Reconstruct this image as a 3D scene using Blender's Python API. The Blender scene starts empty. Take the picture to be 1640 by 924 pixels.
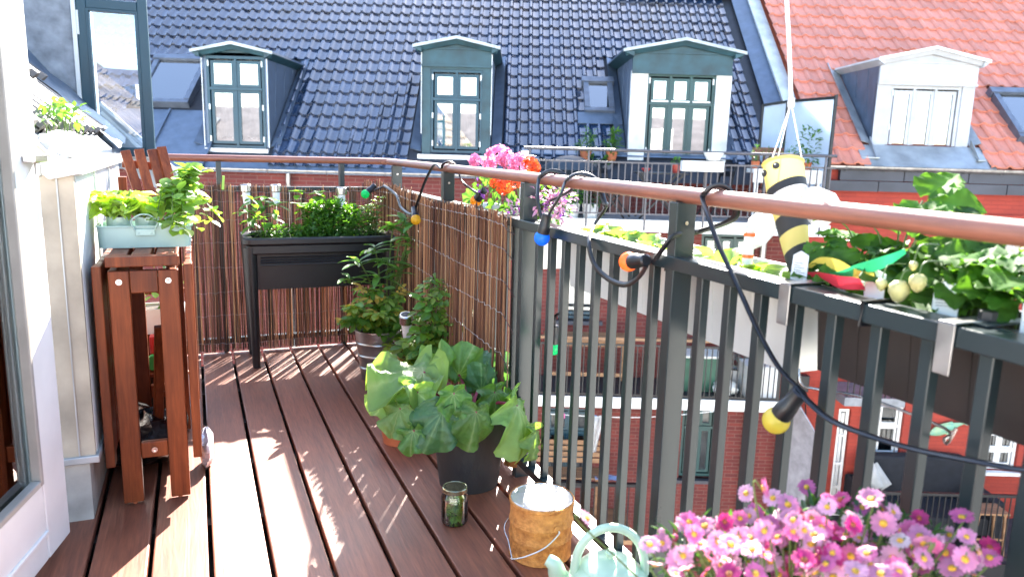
import bpy, math, random
import numpy as np
from mathutils import Vector, Matrix, Quaternion
random.seed(7); rng = np.random.default_rng(7)
scene = bpy.context.scene
PI = math.pi

# ------------------------------------------------------------------ camera
YAW, PITCH, ROLL, FPX, CAMH = 0.403323, -0.185553, 0.027588, 1193.52, 1.1
_F = Vector((math.sin(YAW)*math.cos(PITCH), math.cos(YAW)*math.cos(PITCH), math.sin(PITCH)))
_R = Vector((math.cos(YAW), -math.sin(YAW), 0)); _U = _R.cross(_F)
CR = math.cos(ROLL)*_R + math.sin(ROLL)*_U
CU = -math.sin(ROLL)*_R + math.cos(ROLL)*_U
CAM = Vector((0, 0, CAMH))
cam = bpy.data.cameras.new('camera'); camo = bpy.data.objects.new('camera', cam)
scene.collection.objects.link(camo)
camo.matrix_world = Matrix(((CR.x, CU.x, -_F.x, 0), (CR.y, CU.y, -_F.y, 0), (CR.z, CU.z, -_F.z, CAMH), (0, 0, 0, 1)))
cam.sensor_fit = 'HORIZONTAL'; cam.sensor_width = 36; cam.lens = 36*FPX/1640
cam.clip_start = 0.02; cam.clip_end = 400
cam.dof.use_dof = True; cam.dof.focus_distance = 2.7; cam.dof.aperture_fstop = 4.5
scene.camera = camo

# ------------------------------------------------------------------ sky, sun, exposure
SUN_EL, SUN_AZ = math.radians(34.6), math.radians(29.3)      # azimuth from +Y towards +X
world = bpy.data.worlds.new('World'); scene.world = world; world.use_nodes = True
wn = world.node_tree.nodes; wl = world.node_tree.links
sky = wn.new('ShaderNodeTexSky'); sky.sky_type = 'NISHITA'; sky.sun_disc = False
sky.sun_elevation = SUN_EL; sky.sun_rotation = SUN_AZ
sky.air_density = 1.0; sky.dust_density = 1.0; sky.ozone_density = 1.0
bg = wn['Background']; bg.inputs[1].default_value = 0.12
wl.new(sky.outputs[0], bg.inputs[0])
sl = bpy.data.lights.new('sun', 'SUN'); slo = bpy.data.objects.new('sun', sl); scene.collection.objects.link(slo)
sl.energy = 5.0; sl.angle = math.radians(0.5); sl.color = (1.0, 0.94, 0.85)
sdir = Vector((math.sin(SUN_AZ)*math.cos(SUN_EL), math.cos(SUN_AZ)*math.cos(SUN_EL), math.sin(SUN_EL)))
slo.rotation_euler = sdir.to_track_quat('Z', 'Y').to_euler()
slo.location = sdir*20
vs = scene.view_settings
scene.display_settings.display_device = 'sRGB'
vs.view_transform = 'Standard'; vs.look = 'None'; vs.exposure = 2.95; vs.gamma = 1.0; vs.use_curve_mapping = False
scene.cycles.use_denoising = True
scene.cycles.max_bounces = 7; scene.cycles.transparent_max_bounces = 16
scene.cycles.caustics_reflective = False; scene.cycles.caustics_refractive = False
scene.cycles.sample_clamp_indirect = 6.0

# ------------------------------------------------------------------ pixel -> place helpers (used while laying out)
def ray(x, y): return _F + CR*((x-820)/FPX) + CU*((462-y)/FPX)
def pX(x, y, X): d = ray(x, y); return CAM + d*(X/d.x)
def pY(x, y, Y): d = ray(x, y); return CAM + d*(Y/d.y)
def pZ(x, y, Z): d = ray(x, y); return CAM + d*((Z-CAMH)/d.z)
BT = Matrix.Rotation(-YAW, 4, 'Z')                       # frame of the houses across the yard
F0 = Vector((math.sin(YAW), math.cos(YAW), 0)); R0 = Vector((math.cos(YAW), -math.sin(YAW), 0))
def pV(x, y, V):
    d = ray(x, y); p = CAM + d*(V/d.dot(F0)); return Vector((p.dot(R0), V, p.z))
def B(u, v, z): return BT @ Vector((u, v, z))

# ------------------------------------------------------------------ mesh helpers
COL = scene.collection
WM = {}
class MB:
    def __init__(s, T=None): s.V = []; s.F = []; s.T = T; s.A = {}
    def add(s, V, F):
        n = len(s.V)
        s.V += [(s.T @ Vector(v)) for v in V] if s.T is not None else [Vector(v) for v in V]
        s.F += [tuple(i+n for i in f) for f in F]; return s
    def box(s, x0, x1, y0, y1, z0, z1, M=None):
        V = [Vector((x, y, z)) for z in (z0, z1) for y in (y0, y1) for x in (x0, x1)]
        if M is not None: V = [M @ v for v in V]
        return s.add(V, [(0,2,3,1),(4,5,7,6),(0,1,5,4),(2,6,7,3),(0,4,6,2),(1,3,7,5)])
    def bar(s, a, b, w, h, up=(0,0,1)):
        a = Vector(a); b = Vector(b); d = b-a; L = d.length; d.normalize(); up = Vector(up)
        if abs(d.dot(up)) > .98: up = Vector((0,1,0))
        x = d.cross(up).normalized(); z = x.cross(d)
        M = Matrix(((x.x,d.x,z.x,a.x),(x.y,d.y,z.y,a.y),(x.z,d.z,z.z,a.z),(0,0,0,1)))
        return s.box(-w/2, w/2, 0, L, -h/2, h/2, M)
    def tube(s, pts, r, n=8, cap=True, closed=False, flat=1.0):
        pts = [Vector(p) for p in pts]; m = len(pts)
        rs = [r]*m if isinstance(r, (int, float)) else list(r)
        V = []; ref = None
        for i, p in enumerate(pts):
            if closed: d = pts[(i+1) % m]-pts[i-1]
            else: d = pts[min(i+1, m-1)]-pts[max(i-1, 0)]
            if d.length < 1e-9: d = Vector((0,0,1))
            d.normalize()
            if ref is None: ref = Vector((0,0,1)) if abs(d.z) < .9 else Vector((1,0,0))
            x = d.cross(ref)
            if x.length < 1e-5: x = d.orthogonal()
            x.normalize(); y = d.cross(x); ref = x.cross(d) if x.cross(d).dot(ref) > 0 else ref
            for k in range(n):
                a = 2*PI*k/n; V.append(p + x*(rs[i]*math.cos(a)) + y*(rs[i]*flat*math.sin(a)))
        F = []
        for i in range(m if closed else m-1):
            j = (i+1) % m
            for k in range(n): F.append((i*n+k, i*n+(k+1) % n, j*n+(k+1) % n, j*n+k))
        if cap and not closed: F.append(tuple(reversed(range(n)))); F.append(tuple((m-1)*n+k for k in range(n)))
        return s.add(V, F)
    def lathe(s, prof, n=24, c=(0,0,0), M=None, close=False):
        c = Vector(c); V = []; F = []; m = len(prof)
        for r, z in prof:
            for k in range(n):
                a = 2*PI*k/n; p = Vector((r*math.cos(a), r*math.sin(a), z))
                V.append((M @ p if M is not None else p) + c)
        for i in range(m-1):
            for k in range(n): F.append((i*n+k, i*n+(k+1) % n, (i+1)*n+(k+1) % n, (i+1)*n+k))
        if prof[0][0] > 1e-6: F.append(tuple(reversed(range(n))))
        if prof[-1][0] > 1e-6: F.append(tuple((m-1)*n+k for k in range(n)))
        return s.add(V, F)
    def prism(s, poly, vec):
        poly = [Vector(p) for p in poly]; vec = Vector(vec); n = len(poly)
        F = [tuple(reversed(range(n))), tuple(range(n, 2*n))] + [(i, (i+1) % n, (i+1) % n+n, i+n) for i in range(n)]
        return s.add(poly + [p+vec for p in poly], F)
    def grid(s, pts, nu, nv):
        return s.add(pts, [(j*nu+i, j*nu+i+1, (j+1)*nu+i+1, (j+1)*nu+i) for j in range(nv-1) for i in range(nu-1)])
    def mesh(s, name, mat, smooth=None, M=None, attrs=None):
        me = bpy.data.meshes.new(name)
        V = [M @ v for v in s.V] if M is not None else s.V
        me.from_pydata([tuple(v) for v in V], [], s.F); me.validate(); me.update()
        if mat: me.materials.append(mat)
        if smooth is not None:
            me.polygons.foreach_set('use_smooth', [True]*len(me.polygons))
            try: me.set_sharp_from_angle(angle=math.radians(smooth))
            except Exception: pass
        for k, arr in (attrs or {}).items():
            at = me.attributes.new(k, 'FLOAT', 'POINT'); at.data.foreach_set('value', arr)
        return me
    def build(s, name, mat, parent=None, smooth=None, bevel=0, attrs=None, solid=0):
        if parent is not None: W = WM[parent]; M = W.inverted()
        else:
            c = sum(s.V, Vector())/len(s.V); c.z = min(v.z for v in s.V)
            W = Matrix.Translation(c); M = W.inverted()
        o = bpy.data.objects.new(name, s.mesh(name, mat, smooth, M, attrs)); COL.objects.link(o)
        if parent is not None: o.parent = parent; WM[o] = WM[parent]
        else: o.matrix_world = W; WM[o] = W
        if solid:
            m = o.modifiers.new('solid', 'SOLIDIFY'); m.thickness = solid; m.offset = 0
        if bevel:
            m = o.modifiers.new('bevel', 'BEVEL'); m.width = bevel; m.segments = 2; m.limit_method = 'ANGLE'; m.angle_limit = .7
            m.harden_normals = False
        return o
def inst(name, me, M, parent):
    o = bpy.data.objects.new(name, me); COL.objects.link(o); o.parent = parent
    o.matrix_local = WM[parent].inverted() @ M; WM[o] = M; return o
def thing(name, label, cat, loc=(0,0,0), rotz=0, group=None, parent=None):
    o = bpy.data.objects.new(name, None); COL.objects.link(o); o.empty_display_size = .05
    W = Matrix.Translation(Vector(loc)) @ Matrix.Rotation(rotz, 4, 'Z')
    if parent is not None: o.parent = parent; o.matrix_local = WM[parent].inverted() @ W
    else: o.matrix_world = W
    WM[o] = W
    if label: o['label'] = label; o['category'] = cat
    if group: o['group'] = group
    return o
def part_empty(name, parent): return thing(name, None, None, WM[parent].translation, -YAW if False else 0, None, parent)
def tag(o, label, cat, group=None, kind=None):
    if label: o['label'] = label
    if cat: o['category'] = cat
    if group: o['group'] = group
    if kind: o['kind'] = kind
    return o
def frame(pos, d, up=(0,0,1), s=1.0):
    """matrix: local +Y along d, local +Z near up"""
    d = Vector(d).normalized(); up = Vector(up)
    x = d.cross(up)
    if x.length < 1e-4: x = d.orthogonal()
    x.normalize(); z = x.cross(d); sc = s if isinstance(s, (tuple, list)) else (s, s, s)
    p = Vector(pos)
    return Matrix(((x.x*sc[0],d.x*sc[1],z.x*sc[2],p.x),(x.y*sc[0],d.y*sc[1],z.y*sc[2],p.y),(x.z*sc[0],d.z*sc[1],z.z*sc[2],p.z),(0,0,0,1)))
def rnd(a, b): return random.uniform(a, b)
def spline(pts, n=8):
    P = [Vector(p) for p in pts]; out = []
    for i in range(len(P)-1):
        p0 = P[max(i-1,0)]; p1 = P[i]; p2 = P[i+1]; p3 = P[min(i+2,len(P)-1)]
        for k in range(n):
            t = k/n
            out.append(.5*((2*p1)+(p2-p0)*t+(2*p0-5*p1+4*p2-p3)*t*t+(-p0+3*p1-3*p2+p3)*t**3))
    out.append(P[-1]); return out

# ------------------------------------------------------------------ materials
MATS = {}
def nodes(m): return m.node_tree.nodes, m.node_tree.links
def mat(name, col, rough=.5, metal=0, var=.15, scale=8, bump=.0, bscale=60, stretch=(1,1,1), spec=.5, trans=0, col2=None, coat=0, detail=4, attr=None, ramp=None, trough=0, emis=None, objrand=0, ttint=(1.1,1.1,1.1)):
    m = bpy.data.materials.new(name); m.use_nodes = True; N, L = nodes(m); b = N['Principled BSDF']; out = N['Material Output']
    b.inputs['Roughness'].default_value = rough; b.inputs['Metallic'].default_value = metal
    b.inputs['Specular IOR Level'].default_value = spec
    if coat: b.inputs['Coat Weight'].default_value = coat; b.inputs['Coat Roughness'].default_value = .08
    tc = N.new('ShaderNodeTexCoord'); mp = N.new('ShaderNodeMapping'); mp.inputs['Scale'].default_value = stretch
    L.new(tc.outputs['Object'], mp.inputs[0])
    nz = N.new('ShaderNodeTexNoise'); nz.inputs['Scale'].default_value = scale; nz.inputs['Detail'].default_value = detail
    L.new(mp.outputs[0], nz.inputs['Vector'])
    c1 = Vector(col[:3]); c2 = Vector(col2[:3]) if col2 else c1*(1-var*1.6)
    c1b = c1 if col2 else c1*(1+var)
    mx = N.new('ShaderNodeMix'); mx.data_type = 'RGBA'
    mx.inputs[6].default_value = (*c2, 1); mx.inputs[7].default_value = (*c1b, 1)
    rp = N.new('ShaderNodeMapRange'); rp.inputs[1].default_value = .3; rp.inputs[2].default_value = .7
    L.new(nz.outputs[0], rp.inputs[0]); L.new(rp.outputs[0], mx.inputs[0]); colout = mx.outputs[2]
    if attr:
        an = N.new('ShaderNodeAttribute'); an.attribute_name = attr; cr = N.new('ShaderNodeValToRGB')
        els = cr.color_ramp.elements; els[0].color = (*ramp[0], 1); els[1].color = (*ramp[-1], 1)
        for i, c in enumerate(ramp[1:-1]): e = els.new((i+1)/(len(ramp)-1)); e.color = (*c, 1)
        L.new(an.outputs['Fac'], cr.inputs[0])
        m2 = N.new('ShaderNodeMix'); m2.data_type = 'RGBA'; m2.blend_type = 'MULTIPLY'; m2.inputs[0].default_value = 1
        L.new(cr.outputs[0], m2.inputs[6])
        v = N.new('ShaderNodeMapRange'); v.inputs[3].default_value = 1-var; v.inputs[4].default_value = 1+var
        L.new(nz.outputs[0], v.inputs[0]); L.new(v.outputs[0], m2.inputs[7]); colout = m2.outputs[2]
    if objrand:
        oi = N.new('ShaderNodeObjectInfo'); mr = N.new('ShaderNodeMapRange'); mr.inputs[3].default_value = 1-objrand; mr.inputs[4].default_value = 1+objrand
        L.new(oi.outputs['Random'], mr.inputs[0])
        m3 = N.new('ShaderNodeMix'); m3.data_type = 'RGBA'; m3.blend_type = 'MULTIPLY'; m3.inputs[0].default_value = 1
        L.new(colout, m3.inputs[6]); L.new(mr.outputs[0], m3.inputs[7]); colout = m3.outputs[2]
    L.new(colout, b.inputs['Base Color'])
    if trough:
        r2 = N.new('ShaderNodeMapRange'); r2.inputs[3].default_value = max(.02, rough-trough); r2.inputs[4].default_value = rough+trough
        L.new(nz.outputs[0], r2.inputs[0]); L.new(r2.outputs[0], b.inputs['Roughness'])
    if bump:
        bn = N.new('ShaderNodeTexNoise'); bn.inputs['Scale'].default_value = bscale; bn.inputs['Detail'].default_value = 5
        L.new(mp.outputs[0], bn.inputs['Vector'])
        bp = N.new('ShaderNodeBump'); bp.inputs['Strength'].default_value = bump; bp.inputs['Distance'].default_value = .01
        L.new(bn.outputs[0], bp.inputs['Height']); L.new(bp.outputs[0], b.inputs['Normal'])
    if trans:
        t = N.new('ShaderNodeBsdfTranslucent'); ms = N.new('ShaderNodeMixShader'); ms.inputs[0].default_value = trans
        tm = N.new('ShaderNodeMix'); tm.data_type = 'RGBA'; tm.blend_type = 'MULTIPLY'; tm.inputs[0].default_value = 1
        tm.inputs[7].default_value = (*ttint, 1)
        L.new(colout, tm.inputs[6]); L.new(tm.outputs[2], t.inputs[0])
        L.new(b.outputs[0], ms.inputs[1]); L.new(t.outputs[0], ms.inputs[2]); L.new(ms.outputs[0], out.inputs[0])
    MATS[name] = m; return m
def leafmat(name, col, trans=.35, rough=.45, var=.25, scale=25, **k): return mat(name, col, rough, var=var, scale=scale, trans=trans, objrand=.3, ttint=k.pop('ttint', (2.2, 2.1, .8)), **k)
def glass(name, tint=(.9,.95,1), refl=.25, rough=.01):
    m = bpy.data.materials.new(name); m.use_nodes = True; N, L = nodes(m); N.remove(N['Principled BSDF']); out = N['Material Output']
    tr = N.new('ShaderNodeBsdfTransparent'); tr.inputs[0].default_value = (*tint, 1)
    gl = N.new('ShaderNodeBsdfGlossy'); gl.inputs['Roughness'].default_value = rough
    lw = N.new('ShaderNodeFresnel'); lw.inputs[0].default_value = 1.5
    ad = N.new('ShaderNodeMath'); ad.operation = 'ADD'; ad.use_clamp = True; ad.inputs[1].default_value = refl
    tc = N.new('ShaderNodeTexCoord'); nz = N.new('ShaderNodeTexNoise'); nz.inputs['Scale'].default_value = 1.3
    bp = N.new('ShaderNodeBump'); bp.inputs['Strength'].default_value = .05; bp.inputs['Distance'].default_value = .02
    L.new(tc.outputs['Object'], nz.inputs[0]); L.new(nz.outputs[0], bp.inputs['Height']); L.new(bp.outputs[0], gl.inputs['Normal'])
    ms = N.new('ShaderNodeMixShader'); L.new(lw.outputs[0], ad.inputs[0]); L.new(ad.outputs[0], ms.inputs[0])
    L.new(tr.outputs[0], ms.inputs[1]); L.new(gl.outputs[0], ms.inputs[2]); L.new(ms.outputs[0], out.inputs[0])
    MATS[name] = m; return m
def wood(name, col, col2, rough=.45, axis=1, scale=1.0, objrand=.18, bump=.12, spec=.5):
    m = bpy.data.materials.new(name); m.use_nodes = True; N, L = nodes(m); b = N['Principled BSDF']
    tc = N.new('ShaderNodeTexCoord'); mp = N.new('ShaderNodeMapping'); st = [26*scale]*3; st[axis] = 1.6*scale
    mp.inputs['Scale'].default_value = st; L.new(tc.outputs['Object'], mp.inputs[0])
    oi = N.new('ShaderNodeObjectInfo'); sc = N.new('ShaderNodeVectorMath'); sc.operation = 'SCALE'; sc.inputs[0].default_value = (13, 7, 5)
    L.new(oi.outputs['Random'], sc.inputs['Scale']); av = N.new('ShaderNodeVectorMath'); L.new(mp.outputs[0], av.inputs[0]); L.new(sc.outputs[0], av.inputs[1])
    nz = N.new('ShaderNodeTexNoise'); nz.inputs['Scale'].default_value = 1.0; nz.inputs['Detail'].default_value = 6; nz.inputs['Distortion'].default_value = .8
    L.new(av.outputs[0], nz.inputs['Vector'])
    n2 = N.new('ShaderNodeTexNoise'); n2.inputs['Scale'].default_value = 3.5; n2.inputs['Detail'].default_value = 3; L.new(tc.outputs['Object'], n2.inputs['Vector'])
    ad = N.new('ShaderNodeMath'); ad.operation = 'MULTIPLY_ADD'; ad.inputs[1].default_value = .45; L.new(n2.outputs[0], ad.inputs[0]); 
    hf = N.new('ShaderNodeMath'); hf.operation = 'MULTIPLY'; hf.inputs[1].default_value = .6; L.new(nz.outputs[0], hf.inputs[0]); L.new(hf.outputs[0], ad.inputs[2])
    mr = N.new('ShaderNodeMapRange'); mr.inputs[1].default_value = .35; mr.inputs[2].default_value = .7; L.new(ad.outputs[0], mr.inputs[0])
    mx = N.new('ShaderNodeMix'); mx.data_type = 'RGBA'; mx.inputs[6].default_value = (*col2, 1); mx.inputs[7].default_value = (*col, 1); L.new(mr.outputs[0], mx.inputs[0])
    n3 = N.new('ShaderNodeTexNoise'); n3.inputs['Scale'].default_value = 4.0; n3.inputs['Detail'].default_value = 8; n3.inputs['Roughness'].default_value = .7; L.new(av.outputs[0], n3.inputs['Vector'])
    g3 = N.new('ShaderNodeMapRange'); g3.inputs[1].default_value = .3; g3.inputs[2].default_value = .7; g3.inputs[3].default_value = .7; g3.inputs[4].default_value = 1.3; L.new(n3.outputs[0], g3.inputs[0])
    m4 = N.new('ShaderNodeMix'); m4.data_type = 'RGBA'; m4.blend_type = 'MULTIPLY'; m4.inputs[0].default_value = 1; L.new(mx.outputs[2], m4.inputs[6]); L.new(g3.outputs[0], m4.inputs[7]); mx = m4
    mo = N.new('ShaderNodeMapRange'); mo.inputs[3].default_value = 1-objrand; mo.inputs[4].default_value = 1+objrand; L.new(oi.outputs['Random'], mo.inputs[0])
    m3 = N.new('ShaderNodeMix'); m3.data_type = 'RGBA'; m3.blend_type = 'MULTIPLY'; m3.inputs[0].default_value = 1; L.new(mx.outputs[2], m3.inputs[6]); L.new(mo.outputs[0], m3.inputs[7])
    L.new(m3.outputs[2], b.inputs['Base Color']); b.inputs['Specular IOR Level'].default_value = spec
    r2 = N.new('ShaderNodeMapRange'); r2.inputs[3].default_value = rough-.1; r2.inputs[4].default_value = rough+.14; L.new(n2.outputs[0], r2.inputs[0]); L.new(r2.outputs[0], b.inputs['Roughness'])
    bp = N.new('ShaderNodeBump'); bp.inputs['Strength'].default_value = bump; bp.inputs['Distance'].default_value = .004
    L.new(nz.outputs[0], bp.inputs['Height']); L.new(bp.outputs[0], b.inputs['Normal'])
    MATS[name] = m; return m
def brick(name, c1, c2, mortar, bw=.23, bh=.067):
    m = bpy.data.materials.new(name); m.use_nodes = True; N, L = nodes(m); b = N['Principled BSDF']; b.inputs['Roughness'].default_value = .85
    tc = N.new('ShaderNodeTexCoord'); sp = N.new('ShaderNodeSeparateXYZ'); cb = N.new('ShaderNodeCombineXYZ')
    L.new(tc.outputs['Object'], sp.inputs[0]); L.new(sp.outputs[0], cb.inputs[0]); L.new(sp.outputs[2], cb.inputs[1])
    br = N.new('ShaderNodeTexBrick'); br.inputs['Scale'].default_value = 1; br.inputs['Brick Width'].default_value = bw; br.inputs['Row Height'].default_value = bh
    br.inputs['Mortar Size'].default_value = .006; br.inputs['Color1'].default_value = (*c1, 1); br.inputs['Color2'].default_value = (*c2, 1); br.inputs['Mortar'].default_value = (*mortar, 1)
    L.new(cb.outputs[0], br.inputs[0])
    nz = N.new('ShaderNodeTexNoise'); nz.inputs['Scale'].default_value = 1.7; nz.inputs['Detail'].default_value = 6; L.new(tc.outputs['Object'], nz.inputs[0])
    mr = N.new('ShaderNodeMapRange'); mr.inputs[3].default_value = .65; mr.inputs[4].default_value = 1.3; L.new(nz.outputs[0], mr.inputs[0])
    mx = N.new('ShaderNodeMix'); mx.data_type = 'RGBA'; mx.blend_type = 'MULTIPLY'; mx.inputs[0].default_value = 1; L.new(br.outputs[0], mx.inputs[6]); L.new(mr.outputs[0], mx.inputs[7])
    L.new(mx.outputs[2], b.inputs['Base Color'])
    bp = N.new('ShaderNodeBump'); bp.inputs['Strength'].default_value = .6; bp.inputs['Distance'].default_value = .01; bp.invert = True
    L.new(br.outputs['Fac'], bp.inputs['Height']); L.new(bp.outputs[0], b.inputs['Normal']); MATS[name] = m; return m

m_deck = wood('deck_wood', (.27,.088,.044), (.14,.043,.023), .48, 1, 1.7, .15, .3, spec=.6)
m_table = wood('acacia_wood', (.25,.058,.016), (.085,.017,.006), .42, 2, 1.3, .12, .25, .25)
m_tabley = wood('acacia_wood_y', (.25,.058,.016), (.085,.017,.006), .42, 1, 1.3, .12, .25, .35)
m_rail = wood('handrail_wood', (.31,.11,.06), (.15,.047,.028), .5, 1, 1.2, .05, .25, .9)
m_oak = wood('garden_wood', (.36,.2,.1), (.18,.09,.045), .6, 0, .5, .15)
m_steel = mat('grey_green_steel', (.017,.028,.03), .3, 0, .12, 5, .03, 200, trough=.08, spec=.45)
m_joist = mat('joist', (.03,.02,.015), .8, 0, .3, 10)
m_black = mat('black_plastic', (.008,.008,.009), .45, 0, .15, 20, .04, 300)
m_planter = mat('planter_plastic', (.0085,.008,.009), .42, 0, .12, 6, .05, 400)
m_cable = mat('cable_rubber', (.01,.01,.012), .35, 0, .1, 30)
m_white = mat('white_paint', (.72,.71,.68), .35, 0, .07, 5, .03, 60, detail=9)
m_dwhite = mat('dormer_white', (.42,.42,.43), .5, 0, .08, 4, .03, 50)
m_whitepl = mat('white_plastic', (.75,.75,.7), .4, 0, .06, 6)
m_zinc = mat('zinc_sheet', (.36,.38,.39), .42, .55, .22, 3, .05, 18, trough=.1)
m_zincd = mat('weathered_zinc', (.36,.31,.24), .65, .0, .3, 5, .06, 60, detail=8)
m_zincw = mat('pale_zinc', (.62,.63,.62), .5, .15, .15, 4, .04, 40)
m_lead = mat('lead_flashing', (.12,.155,.21), .42, .5, .12, 6, .2, 9, trough=.12)
m_conc = mat('concrete', (.33,.31,.28), .8, 0, .3, 7, .1, 90, detail=8)
m_alu = mat('brushed_steel', (.6,.58,.56), .28, 1, .1, 5, trough=.1)
m_galv = mat('galvanised', (.4,.39,.38), .33, .9, .18, 14, .05, 40, trough=.1)
m_terra = mat('terracotta', (.5,.14,.055), .75, 0, .2, 10, .05, 80)
m_soil = mat('soil', (.035,.022,.015), .95, 0, .5, 50, .8, 60)
m_mint = mat('mint_enamel', (.5,.63,.6), .3, 0, .05, 6, coat=.3)
m_kettle = mat('mint_kettle', (.5,.66,.47), .32, 0, .04, 5, coat=.3)
m_tray = mat('aqua_enamel', (.34,.47,.44), .38, 0, .07, 6, coat=.1)
m_rust = mat('rusty_tin', (.72,.31,.075), .7, .1, .3, 48, .6, 110, col2=(.4,.14,.03), detail=14)
m_lid = mat('painted_tin_lid', (.6,.6,.58), .25, .7, .12, 9, trough=.12)
m_leadteal = mat('teal_timber', (.014,.053,.068), .5, 0, .3, 4, .02, 40)
m_bluefr = mat('blue_frame', (.006,.045,.07), .4, 0, .12, 4)
m_greenfr = mat('green_frame', (.009,.05,.05), .4, 0, .12, 4)
m_bltile = mat('sky_tinted_black_tile', (.019,.037,.078), .08, 0, .3, 3, .02, 25, spec=1.0, objrand=.3, trough=.05)  # black glaze; the blue of the reflected sky is tinted into its base colour
m_rdtile = mat('red_clay_tile', (.63,.22,.145), .6, 0, .18, 3, .06, 60, objrand=.15)
m_render = mat('pale_render', (.66,.65,.62), .85, 0, .15, 4, .06, 50, detail=8)
m_brick = brick('red_brick', (.15,.026,.02), (.1,.017,.015), (.15,.07,.06))
m_redwall = brick('red_painted_brick', (.33,.04,.022), (.28,.034,.02), (.25,.032,.02))
m_frieze = mat('slate_frieze', (.06,.06,.07), .7, 0, .2, 2, .05, 30)
m_termetal = mat('terrace_metal', (.085,.078,.085), .5, .2, .15, 6)
m_railblk = mat('black_metal', (.008,.009,.012), .4, .2, .15, 6)
m_glass = glass('window_glass', refl=.45)
m_glassd = glass('dark_glass', (.75,.82,.85), .12)
m_sky_glass = glass('skylight_glass', (.5,.6,.7), .3)
m_jarglass = glass('jar_glass', (.93,.97,.94), .03)
m_cap = mat('solar_clear', (.75,.75,.75), .15, 0, .05, 30)
m_curtain = mat('curtain_cloth', (.75,.75,.73), .9, 0, .08, 6, trans=.61)
m_room = mat('dim_room', (.1,.1,.1), .9, 0, .4, 1.2)
m_reed = mat('reed', (.3,.16,.08), .6, 0, .3, 30, stretch=(1,1,.05), attr='r', ramp=[(.05,.018,.012),(.16,.06,.032),(.34,.16,.075),(.55,.33,.17)], trans=.2)
m_wire = mat('wire', (.4,.36,.32), .5, .6, .1, 20)
m_ltile = mat('pale_tile', (.2,.17,.14), .65, 0, .35, 6, .1, 50, objrand=.15)

# ================================================================== far setting
g = MB(); g.add([(-200,-200,-9.9),(200,-200,-9.9),(200,200,-9.9),(-200,200,-9.9)], [(0,1,2,3)])
tag(g.build('courtyard_ground', mat('courtyard_paving', (.16,.15,.14), .9, 0, .3, .7, .1, 8)), 'grey paved courtyard ground far below the balcony', 'ground', kind='structure')

# ---- roofs across the yard: local frame (u, v, z)
BR = dict(v0=12.25, z0=.70); RR = dict(v0=12.0, z0=1.02); TS = math.tan(math.radians(40)); CS = math.cos(math.radians(40)); SN = math.sin(math.radians(40))
def roofz(r, v): return r['z0'] + (v-r['v0'])*TS
def proof(x, y, r):
    d = ray(x, y); du, dv, dz = d.dot(R0), d.dot(F0), d.z
    t = (r['z0']-CAMH-r['v0']*TS)/(dz-dv*TS); return Vector((du*t, dv*t, CAMH+dz*t))
def rs(p, r): return (p.x, (p.y-r['v0'])/CS)               # roof sheet coordinates (u, s)
def rp(u, s, r, h=0): return Vector((u, r['v0']+s*CS-h*SN, r['z0']+s*SN+h*CS))

def tile_mesh(name, m, w, l, amp, n=9):
    """one pantile: S-shaped across, hooked over the one below; local x across, y up the slope, z out"""
    b = MB(); pts = []
    ov = l*1.13
    for j, (yy, zz) in enumerate(((-.003, -.03), (0, .0), (ov*.45, -.018), (ov, -.036))):
        for i in range(n):
            t = i/(n-1); x = (t-.5)*w*1.12
            z = amp*(1.5*math.sin(PI*t/.38)**.8 if t < .38 else -.45*math.sin(PI*(t-.38)/.62))
            pts.append(Vector((x, yy, z+zz+.05)))
    b.grid(pts, n, 4); return b.mesh(name, m, 50)
TB = tile_mesh('tile', m_bltile, .2, .33, .026, 14); TR = tile_mesh('roof_tile', m_rdtile, .24, .36, .022, 14)
RM = BT @ Matrix.Rotation(math.radians(40), 4, 'X')
def lay_tiles(roof, me, r, u0, u1, s1, w, l, skip, nmax, seed, drop=0):
    rg = random.Random(seed); cells = []
    nu = int((u1-u0)/w); ns = int(s1/l)
    for j in range(ns):
        for i in range(nu):
            u = u0+(i+.5)*w; s = drop+j*l
            if skip(u, s+l*.5): continue
            p = rp(u, s, r); M = BT @ Matrix.Translation(p) @ Matrix.Rotation(math.radians(40)+rg.gauss(0,.006), 4, 'X') @ Matrix.Rotation(rg.gauss(0,.008), 4, 'Z')
            w_ = B(*p); d = (w_-CAM); cells.append((d.length + (100 if not inview(w_) else 0), M))
    cells.sort(key=lambda c: c[0])
    for _, M in cells[:nmax]: inst(me.name, me, M, roof)
    rest = cells[nmax:]
    if rest:
        V = np.empty(len(me.vertices)*3); me.vertices.foreach_get('co', V); V = np.c_[V.reshape(-1,3), np.ones(len(me.vertices))]
        fs = [tuple(p.vertices) for p in me.polygons]; b = MB()
        for _, M in rest:
            W = V @ np.array(M).T; n = len(b.V); b.V += [Vector(x[:3]) for x in W]; b.F += [tuple(i+n for i in f) for f in fs]
        o = b.build('tiles', me.materials[0], roof, 50); o['kind'] = 'stuff'
def inview(w, mg=0):
    d = Vector(w)-CAM; z = d.dot(_F)
    if z <= .05: return False
    x = 820+FPX*d.dot(CR)/z; y = 462-FPX*d.dot(CU)/z
    return -mg < x < 1640+mg and -mg < y < 924+mg

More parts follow.
